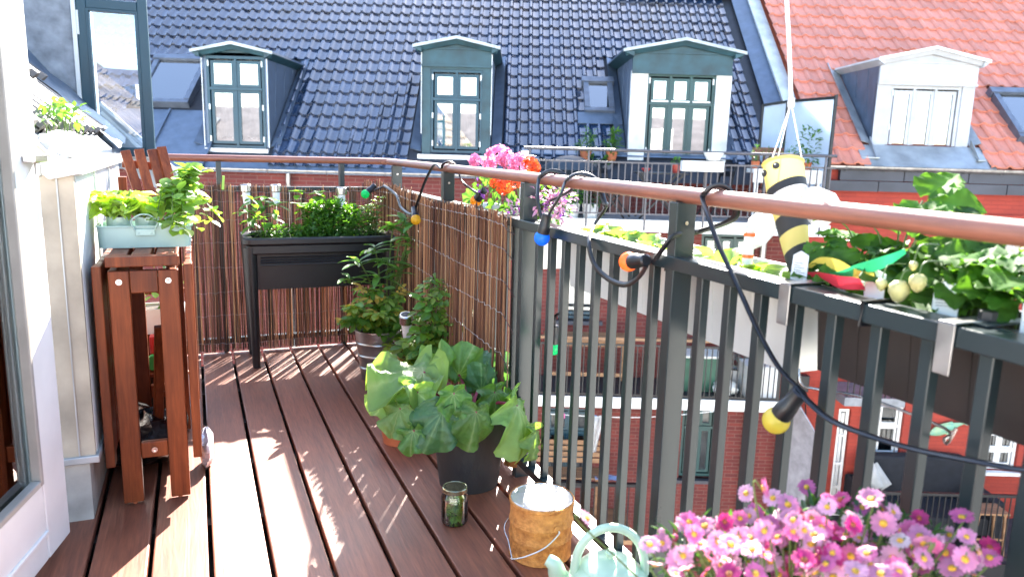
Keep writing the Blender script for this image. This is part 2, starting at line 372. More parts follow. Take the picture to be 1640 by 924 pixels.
def wall_holes(b, u0, u1, z0, z1, v, holes, depth=.16, step=None):
    us = sorted({u0, u1, *[h[0] for h in holes], *[h[1] for h in holes]}); zs = sorted({z0, z1, *[h[2] for h in holes], *[h[3] for h in holes]})
    for i in range(len(us)-1):
        for k in range(len(zs)-1):
            a, c, e, f = us[i], us[i+1], zs[k], zs[k+1]
            if any(h[0] <= a+1e-6 and h[1] >= c-1e-6 and h[2] <= e+1e-6 and h[3] >= f-1e-6 for h in holes): continue
            b.add([(a,v,e),(c,v,e),(c,v,f),(a,v,f)], [(0,1,2,3)])
    for a, c, e, f in holes:
        for q in ([(a,v,e),(a,v+depth,e),(a,v+depth,f),(a,v,f)], [(c,v,e),(c,v,f),(c,v+depth,f),(c,v+depth,e)],
                  [(a,v,f),(a,v+depth,f),(c,v+depth,f),(c,v,f)], [(a,v,e),(c,v,e),(c,v+depth,e),(a,v+depth,e)]): b.add(q, [(0,1,2,3)])
def window(par, u0, u1, z0, z1, v, cols, rows, m, fw=.05, sash=.045, gl=None, curtain=True, name='window', handles=True, room=None):
    """outer frame + one sash per light; cols/rows are fractions; returns the frame object"""
    f = MB(BT); d0, d1 = v, v+.07
    f.box(u0,u0+fw,d0,d1,z0,z1); f.box(u1-fw,u1,d0,d1,z0,z1); f.box(u0+fw,u1-fw,d0,d1,z1-fw,z1); f.box(u0+fw,u1-fw,d0,d1,z0,z0+fw)
    cu = [u0+fw]+[u0+fw+(u1-u0-2*fw)*c for c in cols]+[u1-fw]; cz = [z0+fw]+[z0+fw+(z1-z0-2*fw)*c for c in rows]+[z1-fw]
    for c in cu[1:-1]: f.box(c-.02,c+.02,d0+.003,d1-.003,z0+fw,z1-fw)
    for c in cz[1:-1]: f.box(u0+fw,u1-fw,d0-.012,d1-.006,c-.025,c+.02)
    fo = f.build(name+'_frame', m, par, bevel=0)
    for i in range(len(cu)-1):
        for k in range(len(cz)-1):
            a, c, e, g_ = cu[i]+.022, cu[i+1]-.022, cz[k]+.024, cz[k+1]-.027
            s = MB(BT); y0, y1 = v+.012, v+.055
            s.box(a,a+sash,y0,y1,e,g_); s.box(c-sash,c,y0,y1,e,g_); s.box(a+sash,c-sash,y0,y1,g_-sash,g_); s.box(a+sash,c-sash,y0,y1,e,e+sash)
            s.build('sash', m, fo if par.parent is None else par)
            p = MB(BT); p.box(a+sash-.003,c-sash+.003,v+.03,v+.036,e+sash-.003,g_-sash+.003)
            p.build('pane', gl or m_glass, fo if par.parent is None else par)
    if handles:
        for u in (u0+fw*.8, u1-fw*.8):
            for z in (z0+.15, z0+(z1-z0)*.45, z1-.12): h = MB(BT); h.box(u-.012,u+.012,v-.014,v,z-.045,z+.045); h.build('hinge', m_zincw, fo if par.parent is None else par)
    if curtain:
        c = MB(BT); n = 60; pts = []
        for zz in (z0+.02, z1-.02):
            for i in range(n): t = i/(n-1); pts.append((u0+.05+(u1-u0-.1)*t, v+.2+.02*math.sin(t*(u1-u0)*55), zz))
        c.grid(pts, n, 2); c.build('curtain', m_curtain, fo if par.parent is None else par, 60)
    r = MB(BT); y0, y1 = v+.071, v+1.2
    r.add([(u0,y0,z0),(u1,y0,z0),(u1,y0,z1),(u0,y0,z1),(u0,y1,z0),(u1,y1,z0),(u1,y1,z1),(u0,y1,z1)], [(0,1,5,4),(3,7,6,2),(0,4,7,3),(1,2,6,5),(4,5,6,7)])
    r.build('room', room or m_room, fo if par.parent is None else par)
    return fo
def dormer(house, r, u0, u1, vf, zs, ze, zr, mface, mcheek, mroof, over=.14, faced=None, band=0):
    """gabled dormer: cheeks run back to the roof sheet"""
    d = thing('dormer', None, None, B((u0+u1)/2, vf, zs), -YAW, None, house)
    vb = r['v0']+(ze-r['z0'])/TS; vr = r['v0']+(zr-r['z0'])/TS; zf = roofz(r, vf)
    for u, s in ((u0, 1), (u1, -1)):
        c = MB(BT); c.prism([(u,vf+.004,min(zf-.1,zs)),(u,vb+.1,ze),(u,vf+.004,ze)], (s*.05,0,0)); c.build('cheek', mcheek, d)
        fl = MB(BT); e = -s                         # flashing strip along the roof
        a = Vector((u+e*.02, vf, zf)); a2 = Vector((u+e*.02, vb+.1, ze+.05))
        o = Vector((e*.17, 0, 0)); n = Vector((0,-SN,CS))*.075
        fl.prism([a+n*.2, a2+n*.2, a2+o+n, a+o+n], n*.25); fl.build('flashing', m_lead if mface is not m_dwhite else m_zinc, d)
        for k in range(3):                                  # standing seams
            t = .25+.27*k; q = MB(BT); zt = ze-.02; vv = vf+(vb-vf)*t; zlo = roofz(r, vv)
            q.bar((u+e*.003,vv,zt),(u+e*.003,vv-(zt-zlo)*.12,zlo+.1), .008,.008); q.build('seam', mcheek, d)
    um = (u0+u1)/2
    f = MB(BT); f.prism([(u0,vf-.04,ze-.02-band),(u1,vf-.04,ze-.02-band),(u1,vf-.04,ze),(um,vf-.04,zr-.02),(u0,vf-.04,ze)], (0,.07,0)); f.build('pediment', mface, d)
    if band:
        f = MB(BT); f.box(u0-.01,u1+.01,vf-.06,vf-.041,ze-.05,ze-.02); f.box(u0-.01,u1+.01,vf-.06,vf-.041,ze-band-.04,ze-band); f.build('moulding', mface, d)
    for s, ua in ((-1, u0), (1, u1)):
        uo = ua+s*over; zo = ze-(zr-ze)*over/(um-u0)
        p = MB(BT)
        p.prism([(um,vf-.17,zr),(uo,vf-.17,zo),(uo,r['v0']+(zo-r['z0'])/TS+.1,zo),(um,vr+.1,zr)], (0,0,.03)); p.build('roof_slope', mroof, d)
        p = MB(BT); p.prism([(um,vf-.18,zr+.034),(uo,vf-.18,zo+.034),(uo,vf-.18,zo-.012),(um,vf-.18,zr-.012)], (0,.025,0)); p.build('bargeboard', m_zinc if mface is m_leadteal else m_zincw, d)
        p = MB(BT); p.prism([(um,vf-.15,zr-.003),(uo-s*.03,vf-.15,zo+.005),(uo-s*.06,vf-.1,zo-.065),(um,vf-.1,zr-.085)], (0,.08,0)); p.build('cornice', mface, d)
        p = MB(BT); p.prism([(uo,vf-.16,zo-.002),(ua,vf-.16,zo-.002),(ua,vf-.16,zo-.08)], (0,vb-vf+.1,0)); p.build('eave_board', mface, d)
    return d

# ================================================================== black tiled house across the yard
bh = thing('brick_house', 'red brick house with shiny black tiled roof and three teal dormers', 'house', B(-1, 12.3, -9.9), -YAW)
roof = MB(BT); roof.add([rp(-10,-.12,BR),rp(4.62,-.12,BR),rp(4.62,8.6,BR),rp(-10,8.6,BR)], [(0,1,2,3)])
roof.add([rp(-10,8.6,BR),rp(4.62,8.6,BR),B(0,0,0)*0+Vector((4.62,24.5,0)),Vector((-10,24.5,0))], [(0,1,2,3)])
roof = roof.build('roof', mat('roof_underlay', (.02,.022,.03), .7), bh)
DORM = [(-5.14,-4.09,12.6), (-1.56,-.43,12.6), (1.86,3.48,12.6)]
vb1 = lambda ze: BR['v0']+(ze-BR['z0'])/TS
sk1 = [proof(250,97,BR), proof(322,185,BR)]; sk2 = [proof(930,136,BR), proof(984,186,BR)]
def skip_b(u, s):
    v = BR['v0']+s*CS
    for (a, c, vf), ze in zip(DORM, (2.5, 2.65, 2.7)):
        if a-.16 < u < c+.16 and vf-.4 < v < vb1(ze)+.05: return True
        if a-.02 < u < c+.02 and v < vf+.2: return True
    if .1 < u < 4.6 and v < 12.62: return True
    if sk1[0].x-.1 < u < sk1[1].x+.13 and sk1[1].y-.2 < v < sk1[0].y+.1: return True
    if u < -5.1 and v < sk1[1].y-.1: return True
    if sk2[0].x-.0 < u < sk2[1].x+.06 and sk2[1].y-.25 < v < sk2[0].y+.05: return True
    return False
lay_tiles(roof, TB, BR, -8.2, 4.4, 7.2, .2, .33, skip_b, 300, 3)
# parapet between the roofs
pp = thing('parapet_wall', 'pale grey rendered parapet between the black roof and the red roof', 'parapet', B(4.8,12.2,0), -YAW)
q = MB(BT); q.prism([(4.68,12.1,-.2),(4.68,12.1,.9),(4.68,12.5,1.25),(4.68,19.0,roofz(BR,19)+.28),(4.68,19.0,.0)], (.17,0,0)); q.build('wall', m_render, pp)
q = MB(BT); q.prism([(4.40,12.62,roofz(BR,12.62)+.08),(4.68,12.62,roofz(BR,12.62)+.2),(4.68,19.0,roofz(BR,19)+.2),(4.40,19.0,roofz(BR,19)+.08)], (0,0,.02)); q.build('flashing', m_lead, pp)
q = MB(BT); q.prism([(4.645,12.5,1.25),(4.88,12.5,1.25),(4.88,19,roofz(BR,19)+.28),(4.645,19,roofz(BR,19)+.28)], (0,0,.035)); q.build('coping', m_zincw, pp)
# brick front
holes = []
def hole(x0, x1, y0, y1, v=12.3): a = pV(x0, y1, v); c = pV(x1, y0, v); return (a.x, c.x, a.z, c.z)
H1 = hole(893,964,405,512); H2 = hole(1112,1212,376,540); H3 = hole(1086,1152,646,765); H4 = hole(868,952,655,770); H5 = hole(700,790,420,560)
w = MB(BT); wall_holes(w, -10, 4.72, -9.9, .62, 12.3, [H1,H2,H3,H4,H5]); w.build('wall', m_brick, bh)
for h_, m_, cu, c_ in ((H1,m_bluefr,(.5,),True),(H2,m_greenfr,(.33,.66),False),(H3,m_greenfr,(.5,),False),(H4,m_bluefr,(.5,),False),(H5,m_bluefr,(.5,),False)):
    window(bh, h_[0]+.01, h_[1]-.01, h_[2]+.01, h_[3]-.01, 12.38, cu, (.68,), m_, gl=m_glassd, curtain=c_, handles=False)
    q = MB(BT); q.box(h_[0]-.06,h_[1]+.06,12.2,12.36,h_[2]-.06,h_[2]); q.build('sill', m_frieze, bh)
def gutter(par, u0, u1, v, z, m, step=.95, r=.062):
    q = MB(BT); n = 10; pts = []
    for u in (u0, u1):
        for k in range(n): a = PI+PI*k/(n-1); pts.append((u, v+r*math.cos(a), z+r*math.sin(a)))
        for k in range(n): a = 2*PI-PI*k/(n-1); pts.append((u, v+(r-.008)*math.cos(a), z+(r-.008)*math.sin(a)+.002))
    q.add(pts, [(i, i+1, 2*n+i+1, 2*n+i) for i in range(2*n-1)]); gg = q.build('gutter', m, par, 60)
    u = u0+.3
    while u < u1:
        q = MB(BT); q.tube([(u, v+(r+.006)*math.cos(PI+PI*k/9), z+(r+.006)*math.sin(PI+PI*k/9)) for k in range(10)], .009, 5); q.build('gutter_bracket', m, gg); u += step
gutter(bh, -10, .05, 12.2, .66, m_galv)
q = MB(BT); q.prism([rp(-10,-.12,BR,.01),rp(.1,-.12,BR,.01),rp(.1,.13,BR,.03),rp(-10,.13,BR,.03)], (0,0,-.02)); q.build('eave_strip', m_lead, bh)
# dormers
dA = dormer(bh, BR, -5.14, -4.09, 12.6, .95, 2.52, 2.63, m_leadteal, m_lead, m_lead)
window(dA, -5.09, -4.14, .98, 2.45, 12.585, (.5,), (.66,), m_bluefr, .045)
q = MB(BT); q.box(-5.14,-4.09,12.5,12.64,.84,.975); q.build('apron', m_zincw, dA); q = MB(BT)
for u in (-5.155, -4.09): q.box(u,u+.012,12.545,12.57,1.0,2.5)
q.build('edge_strip', m_zincw, dA)
dB = dormer(bh, BR, -1.56, -.43, 12.6, .97, 2.69, 2.81, m_leadteal, m_lead, m_lead, band=.28)
window(dB, -1.42, -.57, 1.0, 2.33, 12.6, (.5,), (.66,), m_bluefr, .04)
q = MB(BT); q.box(-1.56,-1.421,12.58,12.66,.95,2.4); q.box(-.569,-.43,12.58,12.66,.95,2.4); q.box(-1.421,-.569,12.585,12.655,2.333,2.4); q.build('casing', m_leadteal, dB)
q = MB(BT); q.box(-1.62,-.37,12.48,12.68,.84,.965); q.build('apron', m_zincw, dB); q = MB(BT)
for u in (-1.575, -.43): q.box(u,u+.012,12.545,12.57,1.3,2.66)
q.build('edge_strip', m_zincw, dB)
dC = dormer(bh, BR, 1.86, 3.48, 12.6, .1, 2.72, 2.88, m_leadteal, m_lead, m_lead, over=.18, band=.33)
window(dC, 2.12, 3.24, .12, 2.37, 12.62, (.33,.66), (.28,.8,), m_greenfr, .05, curtain=False)
q = MB(BT)
for a, c in ((1.86,2.117),(3.243,3.48)):
    q = MB(BT); q.box(a,c,12.57,12.7,.1,.86); q.build('lower_panel', m_render, dC); q = MB(BT); q.box(a-.004,c+.004,12.565,12.7,.862,2.4); q.build('side_panel', m_render, dC)
q = MB(BT)
for a, c in ((2.2,2.48),(2.53,2.83),(2.88,3.17)): q.box(a,c,12.6,12.625,1.915,1.94)
q.build('glazing_bar', m_white, dC)
# skylights on the black roof
def skylight(par, r, u0, u1, s0, s1, name='skylight'):
    f = thing(name, None, None, B(*rp((u0+u1)/2, s0, r)), -YAW, None, par)
    def sl_box(a, c, e, g_, h0, h1, m, nm):
        q = MB(BT); V = [rp(u, s, r, h) for h in (h0, h1) for s in (e, g_) for u in (a, c)]
        q.add(V, [(0,2,3,1),(4,5,7,6),(0,1,5,4),(2,6,7,3),(0,4,6,2),(1,3,7,5)]); q.build(nm, m, f)
    k = .09
    sl_box(u0,u0+k,s0+k,s1-k,0,.14,m_frs,'frame'); sl_box(u1-k,u1,s0+k,s1-k,0,.14,m_frs,'frame'); sl_box(u0,u1,s0,s0+k,0,.13,m_frs,'frame'); sl_box(u0-.03,u1+.03,s1-k,s1+.05,0,.16,m_frs,'hood')
    sl_box(u0+k,u1-k,s0+k,s1-k,.1,.108,m_sky_glass,'pane'); sl_box(u0+k,u1-k,s0+k,s1-k,.0,.012,m_whitepl,'blind')
m_frs = mat('skylight_frame', (.12,.14,.18), .4, .3)
a, c = rs(proof(238,172,BR),BR), rs(proof(318,102,BR),BR); skylight(bh, BR, a[0]-.25, a[0]+.72, a[1], c[1])
a, c = rs(proof(938,186,BR),BR), rs(proof(984,138,BR),BR); skylight(bh, BR, a[0]-.02, a[0]+.5, a[1], c[1])
q = MB(BT); q.prism([rp(a[0]-.15,a[1]-.28,BR,.05),rp(a[0]+.62,a[1]-.28,BR,.05),rp(a[0]+.62,a[1],BR,.07),rp(a[0]-.15,a[1],BR,.07)], (0,-.004,.01)); q.build('lead_apron', m_lead, bh)
# zinc sheets below the big skylight
for k in range(3):
    q = MB(BT); u = -7.9+k*.95; q.prism([rp(u,-.1,BR,.03),rp(u+.94,-.1,BR,.03),rp(u+.94,1.35,BR,.03),rp(u,1.35,BR,.03)], (0,-.004,.008)); q.build('zinc_sheet', m_lead, bh)
    q = MB(BT); q.bar(rp(u+.94,-.1,BR,.05),rp(u+.94,1.35,BR,.05),.03,.04); q.build('zinc_seam', m_lead, bh)
q = MB(BT); q.tube([(-2.78-.9,12.2,.6),(-2.78-.9,12.2,.42),(-2.78-.9,12.27,.3),(-2.78-.9,12.27,-9)], .04, 8); q.build('downpipe', m_galv, bh, 60)
a = pV(1232,300,12.2); q = MB(BT); q.tube([(a.x,12.22,-.05),(a.x,12.22,-9.5)], .05, 8); q.build('downpipe', m_galv, bh, 60)
q = MB(BT); q.box(.1,4.66,12.63,12.75,.1,1.08); q.build('knee_wall', m_render, bh)
q = MB(BT); q.prism([rp(.1,.45,BR,.06),rp(4.66,.45,BR,.06),rp(4.66,.62,BR,.03),rp(.1,.62,BR,.03)], (0,-.01,-.02)); q.build('eave_strip', m_lead, bh)
# festive roof vent strip at the top
q = MB(BT); a = proof(1040,3,BR); b_ = proof(1170,8,BR); q.prism([a+Vector((-.6,0,.1)), Vector((b_.x,a.y,a.z+.1)), Vector((b_.x,a.y+.4,a.z+.44)), a+Vector((-.6,.4,.44))], (0,-.02,.02)); q.build('lead_sheet', m_zincw, bh)

# ================================================================== red roofed house
rh = thing('red_house', 'red painted house with orange clay tiled roof and white dormer', 'house', B(8, 12.05, -9.9), -YAW)
roof = MB(BT); roof.add([rp(4.86,-.1,RR),rp(14,-.1,RR),rp(14,8.8,RR),rp(4.86,8.8,RR)], [(0,1,2,3)])
roof.add([rp(4.86,8.8,RR),rp(14,8.8,RR),Vector((14,24.5,0)),Vector((4.86,24.5,0))], [(0,1,2,3)])
roof = roof.build('roof', mat('clay_underlay', (.2,.06,.04), .8), rh)
WD = (5.76, 7.32, 12.35)
def skip_r(u, s):
    v = RR['v0']+s*CS
    if WD[0]-.16 < u < WD[1]+.16 and v < RR['v0']+(2.55-RR['z0'])/TS+.05: return True
    if v < 12.35 and WD[0]-.2 < u < WD[1]+.2: return True
    if SKR[0]-.08 < u < SKR[1]+.1 and SKR[2]-.15 < s < SKR[3]+.1: return True
    return False
a = rs(proof(1622,222,RR),RR); c = rs(proof(1612,158,RR),RR); SKR = (a[0]+.02, a[0]+1.2, a[1]-.1, c[1]+.05)
lay_tiles(roof, TR, RR, 4.87, 13.0, 7.6, .24, .36, skip_r, 300, 5, -.06)
skylight(rh, RR, *SKR)
dW = dormer(rh, RR, 5.76, 7.32, 12.35, 1.05, 2.65, 2.82, m_dwhite, m_lead, m_zincw, over=.1, band=.35)
window(dW, 5.98, 7.12, 1.07, 2.26, 12.36, (.33,.66), (), m_dwhite, .05, .05, room=m_white, handles=True)
q = MB(BT); q.box(5.76,5.978,12.34,12.44,1.06,2.31); q.box(7.122,7.32,12.34,12.44,1.06,2.31); q.box(5.978,7.122,12.345,12.435,2.262,2.31); q.build('casing', m_dwhite, dW)
q = MB(BT); q.prism([rp(5.5,-.1,RR,.02),rp(7.58,-.1,RR,.02),rp(7.58,.42,RR,.02),rp(5.5,.42,RR,.02)], (0,-.003,.008)); q.build('zinc_sheet', m_zinc, rh)
q = MB(BT); q.box(5.7,7.4,12.2,12.46,1.0,1.058); q.build('apron', m_zincw, dW)
for u, s in ((5.76,-1),(7.32,1)):
    q = MB(BT); q.prism([(u,12.33,1.1),(u+s*.32,12.1,1.1),(u,12.0,1.1)], (0,0,.02)); q.prism([(u+s*.03,12.02,1.125),(u+s*.03,12.33,1.125),(u+s*.03,12.33,1.45)], (s*.015,0,0)); q.build('corner_flashing', m_zinc, dW)
gutter(rh, 4.9, 14, 11.93, .97, m_galv, .62)
q = MB(BT)
for j in range(2):
    for k in range(10):
        u = 4.75+k*1.02+(j*.4); q.box(u,u+1.005,11.96-.02*(1-j),12.046,.58+.17*j+(.004*(k%2)),.74+.17*j)
q.build('frieze', m_frieze, rh)
RHO = [hole(1388,1452,640,800,12.05), hole(1568,1636,690,752,12.05), hole(1326,1364,655,815,12.05)]
w = MB(BT); wall_holes(w, 4.73, 14, -9.9, 1.0, 12.05, RHO); w.build('wall', m_redwall, rh)
for k in range(2):
    q = MB(BT); q.box(4.74,14,12.0-.02*k,12.049,.3-.12*k-.1,.36-.12*k-.1); q.build('brick_band', m_redwall, rh)
for i, h_ in enumerate(RHO):
    window(rh, h_[0]+.01, h_[1]-.01, h_[2]+.01, h_[3]-.01, 12.1, (.5,) if i == 1 else (), (.2,.45,.75) if i != 1 else (.5,), m_white, .05, .03, gl=m_glassd, curtain=False, handles=False)
    q = MB(BT); q.box(h_[0]-.06,h_[1]+.06,11.95,12.1,h_[2]-.06,h_[2]-.002); q.build('sill', m_white, rh)

# ================================================================== house behind the viewer (seen in the window panes)
oh = thing('grey_house', 'pale house with grey slate roof seen mirrored in the dormer panes', 'house', B(-2,-7,-9.9), -YAW)
q = MB(BT); q.box(-22,16,-16,-7,-9.9,.9); q.build('wall', m_render, oh)
q = MB(BT); q.prism([(-22,-6.8,.9),(-22,-11.5,2.7),(-22,-16.2,.9)], (38,0,0)); q.build('roof', mat('slate', (.12,.11,.11), .7, 0, .2, 2, .1, 20), oh)
for u in (-15,-10,-5,0.6,5.2,9.8):
    q = MB(BT); q.prism([(u,-7.4,1.0),(u,-7.4,2.1),(u,-9.6,2.1)], (1.5,0,0)); q.build('dormer', m_render, oh)
    q = MB(BT); q.box(u+.3,u+1.2,-7.44,-7.4,1.2,1.95); q.build('window', m_room, oh)

# ================================================================== leaves and plant helpers
def leaf_mesh(name, m, L=1., W=.35, fold=.25, droop=.3, n=6, tooth=0, wave=0, base=.0, round_=1.0, nw=2):
    """leaf along +Y from the origin, face up +Z"""
    b = MB(); pts = []; nv = n+1; cols = 2*nw+1
    for j in range(nv):
        t = j/n; prof = math.sin(PI*min(1, t**(1/round_)*.97+.015))**(.75)
        w = W*.5*prof
        for i in range(cols):
            x = (i-nw)/nw; e = abs(x)
            yy = t*L + (0 if not tooth else tooth*L*((j % 2)-.5)*(e > .9)) - base*L*e*(1-t)*.5
            z = fold*w*e - droop*L*t*t + wave*W*math.sin(7*t+3*x)*e
            pts.append((w*x, yy, z))
    b.grid(pts, cols, nv); return b.mesh(name, m, 180)
def cluster(center, R, n, me_list, parent, name='leaf', up=.5, smin=.7, smax=1.2, zf=1.0):
    for _ in range(n):
        v = Vector((random.gauss(0,1), random.gauss(0,1), random.gauss(0,1))).normalized()*(random.random()**.45)
        p = Vector(center)+Vector((v.x*R, v.y*R, v.z*R*zf))
        d = (v+Vector((rnd(-.5,.5), rnd(-.5,.5), rnd(-.2,.5))))
        inst(name, random.choice(me_list), frame(p, d, (rnd(-.4,.4), rnd(-.4,.4), 1), rnd(smin, smax)), parent)
def foliage(parent, name, m, spots, n, L, W, kind='stuff', upb=.6, fold=.3, droop=.25, flat=.0):
    """many small leaves joined into one mesh; spots: (center, radius, zscale)"""
    b = MB(); ws = np.array([s[1]**2 for s in spots]); ws = ws/ws.sum()
    for _ in range(n):
        c, R, zf = spots[int(rng.choice(len(spots), p=ws))]
        v = Vector((random.gauss(0,1), random.gauss(0,1), random.gauss(0,1))).normalized()*(random.random()**.4)
        p = Vector(c)+Vector((v.x*R, v.y*R, v.z*R*zf)); s = rnd(.6, 1.25)
        d = (v+Vector((rnd(-.7,.7), rnd(-.7,.7), rnd(-.3,upb)))).normalized()
        M = frame(p, d, (rnd(-.5,.5), rnd(-.5,.5), 1), s)
        w = W/2; V = [(0,0,0),(-w,L*.4,fold*w),(0,L*.45,-droop*L*.2),(w,L*.4,fold*w),(-w*.55,L*.78,fold*w*.6-droop*L*.5),(w*.55,L*.78,fold*w*.6-droop*L*.5),(0,L,-droop*L)]
        b.add([M @ Vector(q) for q in V], [(0,2,1),(0,3,2),(1,2,4),(2,3,5),(2,5,6),(2,6,4)])
    o = b.build(name, m, parent, 180)
    if kind: o['kind'] = kind
    return o
def stems(parent, m, curves, r0=.004, r1=.0015, name='stem', n=6):
    for c in curves:
        s = spline(c, 5); k = len(s); b = MB(); b.tube(s, [r0+(r1-r0)*i/(k-1) for i in range(k)], n); b.build(name, m, parent, 60)
def pot(parent, c, r0, r1, h, m, soil=True, lip=.0, t=.006, n=28, name='pot'):
    c = Vector(c); b = MB(); z1 = h-lip
    pr = [(r0*.2,0),(r0,0),(r0+(r1-r0)*.5,z1*.5),(r1-.002,z1)]
    if lip: pr += [(r1+.006,z1),(r1+.008,h)]
    else: pr += [(r1,h)]
    pr += [(r1-t,h),(r1-t-.004,h*.75),(.001,h*.75)]
    b.lathe(pr, n, c); b.build(name, m, parent, 40)
    if soil:
        s = MB(); s.lathe([(r1*.97-t,h*.82),(r1*.5,h*.84),(.001,h*.86)], n, c); s.build('soil', m_soil, parent, 60)
g_dark = leafmat('leaf_dark_green', (.04,.1,.03), .38, .35)
g_mid = leafmat('leaf_mid_green', (.075,.18,.03), .45)
g_lime = leafmat('leaf_lime', (.3,.42,.08), .5, .5)
g_herb = leafmat('leaf_herb', (.075,.18,.03), .45)
g_stem = mat('green_stem', (.1,.16,.04), .5)
g_brown = mat('brown_stem', (.12,.07,.04), .7)
Lsm = leaf_mesh('leaf', g_mid, .05, .03); Lsd = leaf_mesh('leaf', g_dark, .06, .03)

# ================================================================== terrace of the house across
TV = 11.0
ter = thing('roof_terrace', 'projecting roof terrace with white edge in front of the green glazed dormer', 'terrace', B(2.4,11.8,0), -YAW)
q = MB(BT); q.box(.12,4.66,TV+.02,12.62,.02,.1); q.build('floor', mat('terrace_boards', (.3,.28,.27), .8, 0, .2, 5), ter)
q = MB(BT); q.box(.1,4.66,TV-.02,TV+.018,-.06,.115); q.build('fascia', m_white, ter)
q = MB(BT); q.box(.12,4.66,TV+.02,12.29,-.06,.018); q.build('slab', m_render, ter)
q = MB(BT); q.box(.08,.22,TV+.25,12.7,.12,1.07); q.build('side_wall', m_white, ter)
tr = thing('terrace_railing', 'grey metal terrace railing with thin upright bars below the black roof', 'railing', B(2.4,TV,.1), -YAW)
q = MB(BT); q.tube([(.12,TV,1.115),(4.66,TV,1.115)], .022, 8); q.build('top_rail', m_termetal, tr, 60)
q = MB(BT); q.box(.15,4.66,TV-.012,TV+.012,.93,.955); q.build('upper_bar', m_termetal, tr)
q = MB(BT); q.box(.15,4.66,TV-.012,TV+.012,.19,.212); q.build('lower_bar', m_termetal, tr)
for k in range(6):
    u = .2+k*.86; q = MB(BT); q.box(u-.014,u+.014,TV-.03,TV+.012-.026,-.05,1.1); q.build('post', m_termetal, tr)
me = None
for k in range(46):
    u = .25+k*.0965
    if me is None: q = MB(); q.box(-.008,.008,-.008,.008,0,.716); me = q.mesh('bar', m_termetal)
    inst('bar', me, BT @ Matrix.Translation((u,TV,.213)), tr)
# covered barbecue
bb = thing('barbecue', 'covered barbecue under a dark blue tarpaulin on the terrace', 'barbecue', B(.85,11.7,.1), -YAW)
q = MB(BT); c0 = (.85,11.75,0)
prof = [(.02,1.02),(.16,1.0),(.3,.93),(.42,.84),(.44,.8),(.3,.74),(.26,.6),(.25,.3),(.26,.105)]
n = 30; pts = []
for r, z in prof:
    for k in range(n): a = 2*PI*k/n; rr = r*(1+.06*math.sin(a*7+z*6)*(z < .9)); pts.append((c0[0]+rr*math.cos(a)*1.0, c0[1]+rr*math.sin(a)*.7, z))
q.add(pts, [(i*n+k, (i+1)*n+k, (i+1)*n+(k+1) % n, i*n+(k+1) % n) for i in range(len(prof)-1) for k in range(n)]); q.build('cover', mat('tarpaulin', (.018,.03,.045), .5, 0, .2, 5, .2, 12), bb, 50)
q = MB(BT); q.tube([(.6,11.6,.1),(.6,11.6,.7)], .015, 6); q.tube([(1.1,11.6,.1),(1.1,11.6,.7)], .015, 6); q.build('stand', m_railblk, bb)
# hanging pots on the wall
for k, (x, y, lab) in enumerate(((948,262,'grey wall pot of herbs near the barbecue cover'),(972,264,'dark wall pot of herbs below the clay pot'))):
    p = pV(x, y+14, 12.4); t = thing('wall_pot', lab, 'plant pot', B(p.x,12.4,p.z), -YAW)
    pot(t, B(p.x,12.45,p.z-.02), .07, .1, .17, mat('slate_pot%d' % k, (.12,.12,.13), .7)); foliage(t, 'leaves', g_mid, [(B(p.x,12.43,p.z+.2), .09, .8)], 60, .06, .03)
    q = MB(BT); q.box(p.x-.012,p.x+.012,12.52,12.63,p.z+.0,p.z+.14); q.build('bracket', m_railblk, t)
for x, y, lab, h, m_ in ((938,250,'clay pot with feathery shrub above the terrace rail',.4,g_herb),(980,250,'clay pot with bushy green shrub beside the white dormer panel',.45,g_mid)):
    p = pV(x, y, 12.45); t = thing('shelf_pot', lab, 'plant pot', B(p.x,12.45,p.z-.05), -YAW)
    pot(t, B(p.x,12.5,p.z-.08), .07, .1, .16, m_terra); foliage(t, 'leaves', m_, [(B(p.x,12.5,p.z+.16),.14,.9),(B(p.x+.05,12.5,p.z+.34),.1,1)], 170, .08, .02 if m_ is g_herb else .035)
    q = MB(BT); q.box(p.x-.15,p.x+.15,12.4,12.64,p.z-.1,p.z-.081); q.build('shelf', m_railblk, t)
# folding chairs and table
def xchair(u, v, rz, lab):
    t = thing('folding_chair', lab, 'chair', B(u,v,.1), -YAW+rz); T = WM[t]
    def P_(nm, fn, m): q = MB(T); fn(q); q.build(nm, m, t)
    for s in (-.19,.19):
        P_('leg', lambda q: q.bar((s,-.2,0),(s,.16,.45),.02,.025), m_railblk); P_('leg', lambda q: q.bar((s*.9,.22,0),(s*.9,-.12,.47),.02,.025), m_railblk)
        P_('back_post', lambda q: q.bar((s,.16,.45),(s,.24,.86),.02,.025), m_railblk)
    for k in range(4): P_('seat_slat', lambda q: q.box(-.2,.2,-.17+k*.085,-.1+k*.085,.462,.478), m_railblk)
    for k in range(2): P_('back_slat', lambda q: q.box(-.2,.2,.2+.03*k,.215+.03*k,.66+.12*k,.74+.12*k), m_railblk)
xchair(1.55, 11.55, 1.2, 'black folding chair turned sideways at the terrace bistro table')
xchair(3.1, 11.7, -1.3, 'black folding chair behind the white rail planter')
t = thing('bistro_table', 'dark folding bistro table with crossed legs on the terrace', 'table', B(2.2,11.5,.1), -YAW)
q = MB(BT); q.box(1.85,2.6,11.3,11.8,.78,.8); q.build('tabletop', m_railblk, t)
for v in (11.34,11.76):
    for s in (-1,1): q = MB(BT); q.bar((2.22-s*.32,v+.01*s,.1),(2.22+s*.32,v+.01*s,.78),.02,.03); q.build('leg', m_railblk, t)
